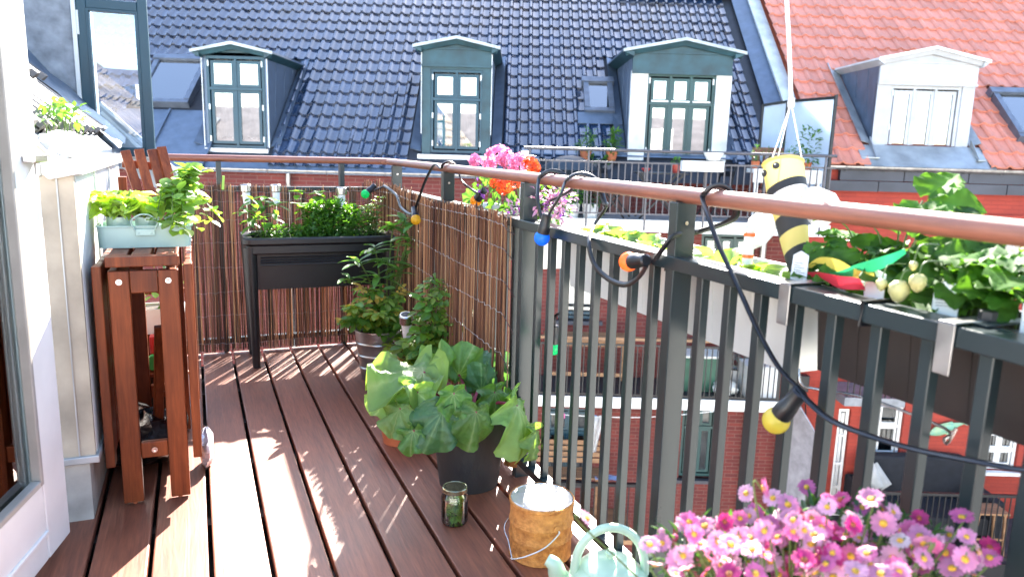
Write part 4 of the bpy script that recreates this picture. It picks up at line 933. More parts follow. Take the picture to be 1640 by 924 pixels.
# zinc ribs and gutter end behind the rail
t = thing('zinc_eave', 'bright folded zinc eave and gutter end behind the back rail', 'eave', (-.2,4.8,.9))
for i, dz in enumerate((0,.05,.11)):
    q = MB(); a = pY(160,165-20*0,4.8); c = pY(296,286,4.8); q.bar(a+Vector((0,.03*i,-dz)), c+Vector((-.02*i,.03*i,-dz)), .03,.02); q.build('rib', m_zincw, t)
a = pY(160,165,4.82); c = pY(296,286,4.82); q = MB(); q.prism([a, c, c+Vector((0,0,-.16)), a+Vector((0,0,-.3))], (0,.03,0)); q.build('sheet', m_zinc, t)
q = MB(); p = pY(298,292,4.75); q.box(p.x-.05,p.x+.05,4.7,4.85,p.z-.035,p.z+.05); q.build('gutter_box', m_zincw, t, bevel=.01)
# white trough with sprouts on the roof edge
t = thing('grow_bag', 'white grow bag of pea sprouts on top of the zinc parapet', 'grow bag', (-.4,2.8,1.03))
q = MB(); pts = []; n, mm = 16, 16
for j in range(mm+1):
    f = j/mm; r = max(.02,math.sin(PI*f))**.3
    for k in range(n): a = 2*PI*k/n; pts.append((-.385+.05*r*math.cos(a)*(1+.1*math.sin(5*f+2*a)), 2.46+.78*f, 1.07+.045*r*math.sin(a)*(1+.12*math.sin(9*f+3*a))))
q.add(pts, [(j*n+k, j*n+(k+1) % n, (j+1)*n+(k+1) % n, (j+1)*n+k) for j in range(mm) for k in range(n)]+[tuple(reversed(range(n))), tuple(mm*n+k for k in range(n))]); q.build('sack', mat('grow_bag', (.5,.5,.48), .5, 0, .15, 12, .3, 20), t, 60)
cs = []; sp = []
for k in range(14): y = rnd(2.55,3.2); b0 = Vector((rnd(-.4,-.36),y,1.1)); h = rnd(.05,.1); cs.append([b0, b0+Vector((rnd(-.01,.01),rnd(-.01,.01),h*.5)), b0+Vector((rnd(-.02,.02),rnd(-.02,.02),h))]); sp.append((cs[-1][2],.025,.8))
stems(t, g_stem, cs, .002,.0015); foliage(t, 'leaves', g_mid, sp, 90, .028, .02)

# ================================================================== folded wooden table
t = thing('folding_table', 'narrow folded reddish brown wooden table carrying the herb tray', 'table', (-.15, 2.7, 0))
TX0, TX1, TY0, TY1, TZ = -.243, -.057, 2.385, 3.0, .765
def tb(nm, *a, m=m_table, bv=.003): q = MB(); q.box(*a); return q.build(nm, m, t, bevel=bv)
for y in (TY0, TY1-.03):
    tb('leg', TX0, TX0+.055, y, y+.028, .008, .722); tb('leg', TX1-.055, TX1, y, y+.028, .008, .722)
    tb('cross_rail', TX0+.056, TX1-.056, y+.003, y+.026, .655, .722); tb('cross_rail', TX0+.056, TX1-.056, y+.004, y+.026, .145, .195)
    for x in (TX0+.028, TX1-.028, (TX0+TX1)/2):
        z = .69 if x != (TX0+TX1)/2 else .17
        q = MB(); q.lathe([(.0085,0),(.0085,.003),(.004,.0035),(.001,.002)], 14, (x,y+.0002,z), Matrix.Rotation(PI/2,4,'X')); q.build('screw', m_alu, t, 40)
for x in (TX0,TX1-.028): tb('side_rail', x, x+.022, TY0+.03, TY1-.031, .66, .72)
tb('end_cap', TX0-.004, TX1+.004, TY0-.012, TY0+.03, .735, .765, m=m_table)
for k in range(3): w = (TX1-TX0+.004)/3; tb('top_slat', TX0+k*w, TX0+(k+1)*w-.014, TY0+.031, TY1+.02, .738, .765, m=m_tabley)
for x0, x1 in ((-.283,-.258),(-.043,-.018)):
    tb('leaf_frame', x0, x1, TY0-.005, TY0+.05, .13, .738); tb('leaf_frame', x0, x1, TY1-.05, TY1, .13, .738)
    for k in range(6): tb('leaf_slat', x0+.003, x1-.003, TY0+.06+k*.084, TY0+.13+k*.084, .15, .735)
for x in (TX0+.03,TX1-.03): q = MB(); q.lathe([(.006,0),(.006,.008)], 10, (x,TY0+.014,0)); q.build('foot', m_terra, t)
q = MB(); q.bar((TX0+.08,2.75,.02),(TX1-.07,2.62,.5),.03,.022); q.build('gate_leg', m_table, t, bevel=.003)
# tray with pots
t = thing('metal_tray', 'pale aqua metal tray with round wire handle on the folded table', 'tray', (-.15,2.63,.765))
def rrect(x0, x1, y0, y1, r, n=6):
    out = []
    for cx, cy, a0 in ((x1-r,y1-r,0),(x0+r,y1-r,PI/2),(x0+r,y0+r,PI),(x1-r,y0+r,1.5*PI)):
        for k in range(n+1): a = a0+PI/2*k/n; out.append((cx+r*math.cos(a), cy+r*math.sin(a)))
    return out
def tub(par, nm, m, x0, x1, y0, y1, z0, z1, r, flare=.006, t_=.004, T=None, floor=.006, lip=0):
    q = MB(T); rings = [(-flare,z0,0),(0,z1-lip,0)]
    if lip: rings += [(lip*.7,z1-lip,0),(lip*.7,z1,0)]
    rings += [(lip*.7*0+(lip*.7 if lip else 0)-t_-(lip*.7 if lip else 0),z1,0),(-t_-flare,z0+floor,0)]
    P_ = []; n = None
    for e, z, _ in rings:
        R_ = rrect(x0-e,x1+e,y0-e,y1+e,max(.004,r+e)); n = len(R_); P_ += [(x,y,z) for x, y in R_]
    F_ = [(i*n+k, i*n+(k+1) % n, (i+1)*n+(k+1) % n, (i+1)*n+k) for i in range(len(rings)-1) for k in range(n)]
    F_ += [tuple(reversed(range(n))), tuple((len(rings)-1)*n+k for k in range(n))]
    q.add(P_, F_); return q.build(nm, m, par, 40)
tub(t, 'basin', m_tray, -.282, -.016, 2.55, 2.71, .767, .833, .025, .004)
q = MB(); q.tube([(x,y,.833) for x, y in rrect(-.284,-.014,2.548,2.712,.027)], .0028, 6, closed=True); q.build('rolled_rim', m_tray, t, 60)
q = MB(); q.box(-.175,-.12,2.542,2.548,.805,.826); q.build('handle_plate', m_tray, t, bevel=.002)
q = MB(); q.tube(spline([(-.175,2.54,.823),(-.184,2.536,.85),(-.165,2.532,.868),(-.147,2.531,.872),(-.13,2.532,.868),(-.111,2.536,.85),(-.12,2.54,.823)], 5), .0026, 8); q.build('handle', m_tray, t, 60)
for x in (-.165,-.13): q = MB(); q.lathe([(.003,0),(.002,.0015)], 8, (x,2.542,.813), Matrix.Rotation(PI/2,4,'X')); q.build('rivet', m_tray, t)
Llet = leaf_mesh('leaf', g_lime, .09, .06, .35, .35, 14, .05, .3, 0, .65, 5)
Lpea = leaf_mesh('leaf', leafmat('pea_green', (.2,.34,.07), .48), .036, .03, .2, .15, 5)
for k, (x, lab, kind) in enumerate(((-.225,'pale green pot of frilly lettuce in the aqua tray','let'),(-.145,'pale pot of lettuce in the middle of the aqua tray','let2'),(-.062,'pale pot of trailing pea shoots in the aqua tray','pea'))):
    p = thing('herb_pot', lab, 'plant pot', (x,2.63,.773)); pot(p, (x,2.63,.773), .03,.038,.085, m_mint, n=20)
    c = Vector((x,2.63,.87))
    if kind != 'pea':
        for i in range(34 if kind == 'let' else 22):
            a = rnd(0,2*PI); e = rnd(.35,1.25); d = Vector((math.cos(a)*math.cos(e), math.sin(a)*math.cos(e), math.sin(e)))
            inst('leaf', Llet, frame(c+Vector((math.cos(a),math.sin(a),0))*rnd(0,.015)+Vector((0,0,-.01)), d, (0,0,1) if e < .7 else (-math.cos(a),-math.sin(a),.4), rnd(.75,1.25)), p)
    else:
        cs = []
        for i in range(16):
            a = rnd(-2.3,1.3); R_ = rnd(.05,.17) if i > 5 else rnd(.02,.08); zt = rnd(-.09,.02) if math.sin(a) < -.2 or R_ > .13 else rnd(.0,.12)
            cs.append([c, c+Vector((math.cos(a)*R_*.5, math.sin(a)*R_*.5, .05+rnd(0,.04))), c+Vector((math.cos(a)*R_, math.sin(a)*R_, zt))])
        for i in range(4): cs.append([c, c+Vector((rnd(.02,.06),rnd(-.02,.03),.1)), c+Vector((rnd(.03,.1),rnd(-.03,.05),rnd(.1,.17)))])
        stems(p, g_stem, cs, .002, .0012)
        for cv in cs:
            s = spline(cv, 6)
            for pt in s[3:]:
                for _ in range(2): inst('leaf', Lpea, frame(pt, (rnd(-1,1),rnd(-1,1),rnd(-.5,.6)), (rnd(-.4,.4),rnd(-.6,.2),1), rnd(.7,1.25)), p)
# folded chair behind the tray
t = thing('folded_chair', 'folded wooden garden chair leaning behind the herb tray', 'chair', (-.2,3.2,0))
def slat(nm, a, b_, w=.034): q = MB(); q.bar(a, b_, w, .018, up=(.25,-1,.1)); q.build(nm, m_table, t, bevel=.002)
for (xa, ya, xb, yb) in ((200,242,226,322),(222,240,238,300),(243,240,264,318),(258,236,275,300)):
    a = pY(xa,ya,3.25); c = pY(xb,yb,3.2); dd = (c-a)
    slat('back_slat', a, a+dd*1.5)
a = pY(196,262,3.27); c = pY(262,268,3.27); q = MB(); q.bar(a, c, .02,.03); q.build('cross_rail', m_table, t); q = MB(); q.bar(a+Vector((.05,0,-.5)), c+Vector((.05,0,-.5)), .02,.03); q.build('cross_rail', m_table, t)
for x in (-.26,-.1):
    q = MB(); q.bar((x,3.3,.95), (x,3.36,0), .03,.022); q.build('leg', m_table, t)
# clutter under the table
sack('bin_bag', 'black plastic bag slumped under the folded table', (-.2,2.75,.0), .13,.17,.17, mat('black_bag', (.012,.012,.014), .22, 0, .2, 20, .5, 30))
sack('paper_scrap', 'crumpled silvery wrapper lying against the table side', (-.005,2.62,.0), .022,.06,.13, mat('foil_wrap', (.75,.75,.8), .3, .4, .2, 30, .6, 40), 'wrapper')
t = thing('seedling_box', 'small white box with leafy seedlings behind the folded table', 'planter', (-.16,3.25,0)); 
tub(t, 'box', m_whitepl, -.24,-.06,3.18,3.32,.34,.44,.01); q = MB(); q.box(-.23,-.07,3.19,3.31,0,.339); q.build('stand', m_table, t)
q = MB(); q.box(-.235,-.065,3.185,3.315,.42,.43); q.build('soil', m_soil, t)
cluster((-.14,3.24,.52), .11, 40, [Lsm, Lpea], t, zf=1.2)
tm_ = thing('toy_truck', 'small red and green plastic toy under the table', 'toy', (-.15,3.05,.24))
def toyp(nm, c, *bx): q = MB(); q.box(*bx); q.build(nm, mat('toy_'+nm, c, .35), tm_, bevel=.005)
toyp('cab', (.5,.03,.03), -.19,-.13,3.1,3.15,.28,.35); toyp('bed', (.6,.4,.05), -.185,-.1,3.1,3.15,.25,.279)
for x in (-.175,-.115):
    q = MB(); q.lathe([(.03,-.015),(.032,0),(.03,.015)], 16, (x,3.095,.25), Matrix.Rotation(PI/2,4,'X')); q.build('wheel', mat('toy_green%d' % int(-x*1000), (.05,.45,.1), .35), tm_, 50)
cr_ = thing('toy_crate', 'dark wooden crate in the shade behind the folded table', 'crate', (-.145,3.12,0)); q = MB(); q.box(-.23,-.06,3.06,3.175,0,.2); q.build('box', m_joist, cr_, bevel=.004); q = MB(); q.box(-.235,-.055,3.055,3.18,.2002,.215); q.build('lid', m_table, cr_, bevel=.003)

# ================================================================== raised planter
t = thing('raised_planter', 'black plastic raised planter on tall legs in the corner', 'planter', (.57,3.9,0))
X0, X1, Y0, Y1 = .215, .93, 3.735, 4.045
tub(t, 'trough', m_planter, X0+.02, X1-.02, Y0+.012, Y1-.012, .39, .605, .02, .012, .006)
def ring(nm, e0, e1, z0, z1, r=.04):
    q = MB(); o_ = rrect(X0-e1,X1+e1,Y0-e1,Y1+e1,r); i_ = rrect(X0-e0,X1+e0,Y0-e0,Y1+e0,r*.7); n = len(o_)
    P_ = [(x,y,z0) for x, y in o_]+[(x,y,z1) for x, y in o_]+[(x,y,z1) for x, y in i_]+[(x,y,z0) for x, y in i_]
    q.add(P_, [(i*n+k, i*n+(k+1) % n, ((i+1) % 4)*n+(k+1) % n, ((i+1) % 4)*n+k) for i in range(4) for k in range(n)]); return q.build(nm, m_planter, t, 40, bevel=.006)
ring('rim', -.028, .018, .612, .645); ring('collar', -.02, .004, .565, .611, .03)
for k in range(4): q = MB(); q.tube([(X0+.06,Y0+.0125-.001*k,.548-.012*k),(X1-.06,Y0+.0125-.001*k,.548-.012*k)], .0035, 6); q.build('groove_bead', m_planter, t, 60)
for x in (X0+.022, X1-.022):
    for y in (Y0+.024, Y1-.024):
        q = MB(); s = -1 if x < .5 else 1; q.tube([(x-s*.006,y,0),(x-s*.004,y,.01),(x,y,.3),(x+s*.004,y,.6)], [.018,.019,.024,.03], 14); q.build('leg', m_planter, t, 50)
q = MB(); q.box(X0+.03,X1-.03,Y0+.03,Y1-.03,.59,.607); q.build('soil', m_soil, t)
ZS = .607
# herbs in the planter
t = thing('herb_carpet', 'dense low parsley and thyme filling the black planter', 'herbs', (.55,3.88,ZS))
foliage(t, 'leaves', g_herb, [((.36+.06*k,3.84+.06*(k % 2),ZS+.045),.06,.7) for k in range(5)]+[((.57+.05*k,3.85+.05*(k % 2),ZS+.07),.075,.9) for k in range(5)], 2600, .02, .013)
t = thing('parsley_bush', 'tall bushy parsley behind the low herbs in the black planter', 'herbs', (.62,3.95,ZS))
foliage(t, 'leaves', leafmat('parsley', (.09,.23,.03), .48), [((.6,3.95,ZS+.13),.085,.9),((.68,3.93,ZS+.15),.07,.9),((.74,3.95,ZS+.13),.06,.8)], 1100, .026, .018)
cs = [[(rnd(.55,.72),3.93,ZS),(rnd(.55,.75),3.92,ZS+.09),(rnd(.54,.78),3.92,ZS+.19)] for _ in range(14)]; stems(t, g_stem, cs, .0022,.001)
t = thing('mint_bush', 'bright leafy mint at the corner end of the black planter', 'herbs', (.84,3.93,ZS))
Lmint = leaf_mesh('leaf', leafmat('mint_leaf', (.13,.27,.045), .48), .045, .02, .3, .2, 5)
cs = []
for k in range(14):
    b0 = Vector((rnd(.79,.9),rnd(3.86,3.98),ZS)); tp = b0+Vector((rnd(-.05,.05),rnd(-.05,.03),rnd(.1,.22))); cs.append([b0, (b0+tp)/2+Vector((rnd(-.01,.01),0,0)), tp])
stems(t, g_stem, cs, .0022,.001)
for cv in cs:
    for pt in spline(cv, 4)[2:]:
        a = rnd(0,6.28)
        for s in (0, PI): inst('leaf', Lmint, frame(pt, (math.cos(a+s),math.sin(a+s),.35), (0,0,1), rnd(.7,1.1)), t)
# pepper plant
Lpep = leaf_mesh('leaf', leafmat('pepper_leaf', (.1,.23,.035), .48), .075, .034, .25, .35, 6)
def leafy(name, lab, base, tops, me, per=5, s=(.7,1.1), r0=.0035, mst=None, droop=.1, whorl=0, cat='plant', leafname='leaf', start=2):
    t = thing(name, lab, cat, base); base = Vector(base); cs = []
    for tp in tops: tp = Vector(tp); cs.append([base+Vector((rnd(-.01,.01),rnd(-.01,.01),0)), base.lerp(tp,.5)+Vector((rnd(-.015,.015),rnd(-.015,.015),.01)), tp])
    stems(t, mst or g_stem, cs, r0, r0*.4)
    for cv in cs:
        sp = spline(cv, per)
        for i, pt in enumerate(sp[start:]):
            a = i*2.4+rnd(0,1); inst(leafname, me, frame(pt, (math.cos(a),math.sin(a),rnd(-.2,.5)-droop), (0,0,1), rnd(*s)), t)
        for k in range(whorl):
            a = k*2*PI/whorl+rnd(-.3,.3); inst(leafname, me, frame(sp[-1], (math.cos(a),math.sin(a),rnd(.0,.7)), (0,0,1), rnd(s[0],s[1])), t)
    return t
P_ = lambda x, y, Y=3.85: pY(x, y, Y)
leafy('pepper_plant', 'young pepper plant with drooping leaves at the end of the planter', (.3,3.86,ZS), [P_(405,320),P_(425,318),P_(440,330),P_(395,340)], Lpep, 6, (.75,1.15), whorl=3)
Lpea2 = leaf_mesh('leaf', leafmat('pea_leaf2', (.14,.28,.05), .48), .055, .045, .25, .2, 5)
leafy('pea_plant', 'upright pea plant with round leaves rising from the planter', (.52,3.92,ZS), [P_(475,308,3.92),P_(480,330,3.92),P_(508,310,3.92),P_(495,335,3.92)], Lpea2, 5, (.7,1.05), whorl=4)
# solar stake lights
def solar(lab, base, top, s=1.0, grp='solar stake lights'):
    t = thing('solar_light', lab, 'solar light', base, 0, grp); base = Vector(base); top = Vector(top); d = (top-base).normalized()
    M = Matrix.Translation(top) @ d.to_track_quat('Z','Y').to_matrix().to_4x4()
    q = MB(); q.tube([base, top+d*-.05*s], .0032*s, 8); q.build('stake', m_alu, t, 60)
    q = MB(M); q.lathe([(.008*s,-.055*s),(.014*s,-.05*s),(.0165*s,-.005*s),(.0165*s,0)], 18); q.build('lens', m_cap, t, 40)
    q = MB(M); q.lathe([(.018*s,0),(.0225*s,.004*s),(.0225*s,.03*s),(.019*s,.0335*s)], 20); cp = q.build('cap', m_alu, t, 40)
    q = MB(M); q.lathe([(.016*s,.0336*s),(.015*s,.0345*s),(.001,.035*s)], 16); q.build('solar_cell', m_black, cp)
for (x, y, xb, lab) in ((394,308,.262,'solar stake light beside the pepper plant'),(442,308,.39,'solar stake light between pepper and pea plants'),(547,312,.68,'solar stake light above the bushy parsley')):
    tp = pY(x, y, 3.93); solar(lab, (tp.x+(xb-tp.x)*.3,3.93,ZS), tp, 1.15)
q = MB(); p = pY(357,291,4.05); q.bar(p+Vector((.004,0,.028)), p+Vector((-.002,0,-.04)), .011,.008, up=(0,1,0)); q.bar(p+Vector((.004,.0082,.028)), p+Vector((-.002,.0082,-.04)), .011,.006, up=(0,1,0)); tag(q.build('plant_peg', mat('lime_plastic', (.35,.6,.08), .4)), 'lime green clip on the top edge of the dark reed screen', 'clip')

# ================================================================== zinc bucket with rose, rhododendron, terracotta pots
t = thing('zinc_bucket', 'ribbed galvanised bucket with a climbing rose near the corner', 'bucket', (.77,3.42,0))
c = (.775,3.42,0); q = MB(); pr = [(.02,0),(.08,0),(.083,.004)]
for k in range(3):
    z = .06+.06*k; r = .083+.03*z/.24; pr += [(r,z-.007),(r+.0035,z-.002),(r+.0035,z+.002),(r,z+.007)]
pr += [(.112,.235),(.117,.238),(.117,.244),(.111,.245),(.108,.2),(.001,.2)]
q.lathe(pr, 36, c); q.build('body', m_galv, t, 35); q = MB(); q.lathe([(.108,.215),(.06,.222),(.001,.226)], 24, c); q.build('soil', m_soil, t, 60)
Lrose = None
def rose_leaf(name, m, L=.04):
    b = MB()
    base = leaf_mesh('tmp', None, L, L*.62, .25, .2, 6, .05); V = [v.co.copy() for v in base.vertices]; F_ = [tuple(p.vertices) for p in base.polygons]
    for (p, a, s) in (((0,L*1.15,0),0,1.1),((-.006,L*.85,0),1.0,.9),((.006,L*.85,0),-1.0,.9),((-.005,L*.3,0),1.2,.75),((.005,L*.3,0),-1.2,.75)):
        M = Matrix.Translation(p) @ Matrix.Rotation(a,4,'Z') @ Matrix.Rotation(rnd(-.2,.2),4,'X') @ Matrix.Scale(s,4); b.add([M @ v for v in V], F_)
    b.tube([(0,0,0),(0,L*.6,-.002),(0,L*1.2,0)], .0009, 4)
    bpy.data.meshes.remove(base); return b.mesh(name, m, 180)
g_rose = leafmat('rose_leaf', (.11,.25,.04), .45, .4); g_rosel = leafmat('rose_leaf_young', (.22,.32,.06), .5); g_rosey = leafmat('rose_leaf_yellow', (.5,.36,.08), .45)
Lr = [rose_leaf('leaf', g_rose, .045), rose_leaf('leaf', g_rose, .052), rose_leaf('leaf', g_rosel, .046), rose_leaf('leaf', g_rosel, .04)]; Lry = rose_leaf('leaf', g_rosey, .042)
def rose(name, lab, base, tops, n, extra=None):
    t = thing(name, lab, 'plant', base); base = Vector(base); cs = []
    for tp in tops: tp = Vector(tp); cs.append([base+Vector((rnd(-.03,.03),rnd(-.03,.03),0)), base.lerp(tp,.55)+Vector((rnd(-.02,.02),rnd(-.02,.02),.03)), tp])
    stems(t, g_brown, cs, .004,.0018)
    for cv in cs:
        sp = spline(cv, n)
        for i, pt in enumerate(sp[n//2:]):
            for _ in range(1 if i % 2 else 2): a = rnd(0,6.28); inst('leaf', random.choice(Lr), frame(pt, (math.cos(a),math.sin(a)-.25,rnd(-.5,.5)), (rnd(-.3,.3),rnd(-.6,.1),1), rnd(.75,1.15)), t)
        if extra:
            for _ in range(2): inst('leaf', Lry, frame(sp[-2], (rnd(-1,1),rnd(-1,.3),rnd(-.2,.5)), (0,-.3,1), rnd(.7,1.)), t)
    return t
rose('climbing_rose', 'rose with yellowing young leaves growing in the galvanised bucket', (.775,3.42,.22), [pY(x,y,Y) for x, y, Y in ((585,462,3.35),(560,490,3.3),(548,512,3.32),(610,470,3.35),(630,500,3.3),(655,515,3.25),(640,470,3.4),(662,555,3.25),(605,500,3.25),(572,505,3.3),(650,580,3.24))], 5, True)
t = thing('rhododendron_pot', 'dark pot with tall rhododendron shoots in the railing corner', 'plant pot', (.86,3.66,0)); pot(t, (.855,3.62,0), .07,.095,.24, m_planter)
Lrh = leaf_mesh('leaf', leafmat('rhododendron_leaf', (.11,.24,.06), .42, .3), .125, .036, .22, .3, 7)
t = thing('rhododendron', 'rhododendron with long glossy leaves in front of the black planter', 'shrub', (.855,3.62,.2)); cs = []; base = Vector((.855,3.62,.2))
for (x, y, Y) in ((630,362,3.5),(648,350,3.45),(668,352,3.45),(655,380,3.4),(600,395,3.5),(575,418,3.45),(660,395,3.45),(622,415,3.45),(680,385,3.5),(560,445,3.45),(690,425,3.5),(640,430,3.4),(605,440,3.4)):
    tp = pY(x, y, Y); cs.append([base+Vector((rnd(-.04,.04),rnd(-.04,.02),0)), base.lerp(tp,.6)+Vector((0,0,.03)), tp])
stems(t, g_stem, cs, .006,.003)
for cv in cs:
    tip = Vector(cv[-1])
    for k in range(8):
        a = k*2*PI/8*2.6+rnd(-.3,.3); inst('leaf', Lrh, frame(tip+Vector((0,0,-.004*k)), (math.cos(a),math.sin(a),rnd(-.15,.75)), (0,0,1), rnd(.7,1.15)), t)
t = thing('terracotta_pot', 'small terracotta pot with soil beside the galvanised bucket', 'plant pot', (.82,3.12,0)); pot(t, (.855,3.14,0), .055,.078,.13, m_terra, lip=.03)
rose('potted_rose', 'dark leaved rose bush against the sunlit reed screen', (.86,3.0,.12), [pY(x,y,Y) for x, y, Y in ((690,450,2.95),(712,460,2.9),(735,475,2.9),(700,490,2.88),(725,510,2.85),(745,500,2.9),(690,520,2.9),(735,540,2.85),(680,550,2.9),(712,555,2.85),(672,575,2.95),(700,580,2.9),(660,540,3.0),(725,570,2.85))], 6)
t = thing('plant_pot', 'black pot under the dark rose bush by the reed screen', 'plant pot', (.86,3.0,0)); pot(t, (.87,2.98,0), .06,.075,.14, m_planter)
tp = pY(651,518,3.03); solar('large solar stake light leaning in the small terracotta pot', (.84,3.1,.1), tp, 1.35)
t = thing('terracotta_pot', 'orange terracotta pot half hidden behind the rhubarb leaves', 'plant pot', (.62,2.62,0)); pot(t, (.675,2.62,0), .065,.085,.16, m_terra, lip=.03)

# ================================================================== rhubarb
RB = Vector((.8,2.2,0))
t = thing('rhubarb_pot', 'large dark grey tapered pot holding the rhubarb', 'plant pot', RB); pot(t, RB, .098,.128,.255, mat('charcoal_pot', (.016,.016,.017), .6, 0, .4, 9, .15, 70, col2=(.03,.029,.028), detail=10, stretch=(1,1,.5)), n=40, t=.008)
t = thing('rhubarb', 'rhubarb with broad crinkled leaves and dark red stalks', 'plant', RB+Vector((0,0,.2)))
g_rhu = leafmat('rhubarb_leaf', (.1,.22,.05), .3, .42, attr='v', ramp=[(.1,.23,.045),(.13,.27,.06),(.28,.4,.16)], bump=.55, bscale=55)
g_rhu2 = leafmat('rhubarb_leaf_lit', (.2,.34,.08), .35, .45, attr='v', ramp=[(.19,.33,.08),(.22,.36,.1),(.36,.48,.2)], bump=.4, bscale=50)  # lighter copy for the outer, lit leaves: light put into the colour
g_rhu3 = leafmat('rhubarb_leaf_deep', (.06,.15,.05), .25, .4, attr='v', ramp=[(.055,.15,.05),(.08,.19,.06),(.2,.33,.14)], bump=.6, bscale=50)
def rhu_leaf(seed, L=.16, W=.15, droop=.35, curl=.2, m=None):
    rg = random.Random(seed); nr, na = 12, 45; pts = [(0,0,0)]; att = [1.0]
    ph = [rg.uniform(0,6) for _ in range(4)]
    for i in range(1, nr+1):
        r = i/nr
        for k in range(na):
            a = -PI+2*PI*k/(na-1)                     # 0 = tip, +-pi = notch at the stalk
            out = (.62+.38*math.cos(a*.5)**2)*(1-.5*math.exp(-((abs(a)-PI)/.28)**2))
            out *= 1+.05*math.sin(a*5+ph[0])+.035*math.sin(a*9+ph[1])
            x = math.sin(a)*r*out*W*.62; y = math.cos(a)*r*out*L*.62+ L*.12*r
            vein = min(abs(a-v) for v in (-2.2,-1.35,-.62,0,.62,1.35,2.2))*r
            z = -droop*L*r*r*(.5+.5*math.cos(a)) + .09*L*math.sin(a*6+ph[2])*r**3*curl*4.5 - .3*W*droop*r*r*abs(math.sin(a)) + .018*min(1,vein*3)*r*L/.16 + .005*math.sin(26*r+ph[3]+5*a)*r + .004*math.sin(17*a+9*r)*r
            pts.append((x,y,z)); att.append(max(0, 1-vein*16)*.8+.2*rg.random())
    b = MB(); b.V = [Vector(p) for p in pts]; b.F = [(0,1+k,2+k) for k in range(na-1)]
    for i in range(nr-1):
        for k in range(na-1): o = 1+i*na+k; b.F.append((o,o+na,o+na+1,o+1))
    return b.mesh('leaf', m or g_rhu, 180, attrs={'v': att})
rl_st = mat('rhubarb_stalk', (.32,.035,.07), .35, 0, .3, 12)
#       px,py,Y of the stalk end; direction (px shift), facing normal, scale
RL = [(678,596,2.2,(-60,6),(-.1,-.3,1),1.45),(668,628,2.12,(-28,75),(-.55,-.75,.45),1.05),(632,622,2.2,(-22,26),(-.5,-.5,.8),.85),(735,600,2.3,(14,-22),(.1,-.8,.6),.8),
      (765,598,2.35,(34,-18),(.2,-.7,.7),.95),(806,612,2.3,(34,6),(.4,-.6,.7),.8),(726,630,2.02,(8,40),(.0,-.75,.65),.65),(762,660,1.98,(-2,46),(.05,-.8,.6),.85),(828,650,2.02,(34,42),(.5,-.55,.65),1.2),
      (708,660,2.02,(-22,48),(-.2,-.85,.5),.95),(793,628,2.1,(6,36),(.1,-.8,.6),.7),(770,625,2.25,(4,-24),(0,-.9,.5),.7),(662,690,2.04,(-10,44),(-.5,-.8,.3),.55),(640,655,2.1,(-16,40),(-.7,-.6,.4),.7),(700,605,2.3,(6,-26),(0,-.8,.6),.8),(795,655,2.2,(26,-14),(.3,-.6,.7),.7),(860,690,2.0,(6,44),(.7,-.6,.3),.7)]
crown = RB+Vector((0,0,.22)); cs = []
for i, (x, y, Y, sh, nrm, s) in enumerate(RL):
    p = pY(x, y, Y); d = pY(x+sh[0], y+sh[1], Y-.03)-p
    me = rhu_leaf(40+i, droop=rnd(.15,.5), curl=rnd(.25,.6), m=g_rhu2 if i in (0,1,2,8,16,13) else (g_rhu3 if i in (4,5,9,11) else g_rhu)); inst('leaf', me, frame(p, d, nrm, s*1.1), t)
    h = crown.lerp(p,.5)+Vector((0,0,.03)); cs.append([crown+Vector((rnd(-.02,.02),rnd(-.02,.02),-.02)), h, p])
stems(t, rl_st, cs, .0075,.004, 'stalk', 8)
q = MB(); p = pX(822,715,.93); n = 10; pts = []
for j in range(6):
    for i in range(n): a = i/(n-1)*2*PI*.8; pts.append(p+Vector((.022*math.cos(a)*(1+.3*math.sin(j*2+i)), .022*math.sin(a), .045-.022*j)))
q.grid(pts, n, 6); q.build('withered_leaf', leafmat('withered', (.22,.09,.03), .3), t, 180)

# ================================================================== jar, rusty tin, kettle
J = Vector((.668,1.955,0))
t = thing('glass_jar', 'small lidded glass jar of green cuttings on the deck', 'jar', J)
q = MB(); q.lathe([(.03,.0),(.037,.003),(.04,.01),(.04,.085),(.034,.097),(.033,.105),(.031,.105),(.032,.096),(.039,.084),(.039,.012),(.001,.004)], 32, J); q.build('glass', m_jarglass, t, 40)
q = MB(); q.lathe([(.036,.099),(.037,.1),(.037,.112),(.035,.114),(.033,.1125),(.001,.1125)], 32, J); q.build('lid', mat('gold_lid', (.42,.4,.25), .25, .9), t, 35)
foliage(t, 'cuttings', leafmat('cutting_leaf', (.34,.55,.12), .45), [(J+Vector((0,0,.028)),.02,.9),(J+Vector((0,0,.062)),.02,.9)], 230, .02, .014, kind=None)
K = Vector((.838,1.715,0))
t = thing('rusty_tin', 'rusty paint tin with shiny metal lid and wire handle', 'tin', K)
q = MB(); q.lathe([(.02,0),(.084,0),(.087,.003),(.086,.01),(.0855,.052),(.0885,.059),(.0885,.061),(.0855,.068),(.086,.096),(.089,.102),(.089,.104),(.086,.11),(.0865,.152),(.09,.156),(.09,.163),(.0865,.165),(.0855,.15),(.001,.145)], 48, K); q.build('body', m_rust, t, 35)
q = MB(); q.lathe([(.0864,.163),(.0835,.1645),(.081,.158),(.079,.158),(.077,.162),(.06,.161),(.059,.1595),(.001,.1595)], 48, K); q.build('lid', m_lid, t, 30)
hd = pZ(903,860,.11); R_ = .088
def cyl(a, r, z): return K+Vector((math.cos(a)*r, math.sin(a)*r, z))
a0 = math.atan2(-.088, -.004)
for a in (a0+.12, a0+.12+PI): q = MB(); q.lathe([(.011,0),(.011,.003),(.005,.005),(.001,.0055)], 14, cyl(a,.0862,.108), (Vector((math.cos(a),math.sin(a),0)).to_track_quat('Z','Y').to_matrix().to_4x4())); q.build('handle_lug', m_rust, t, 40)
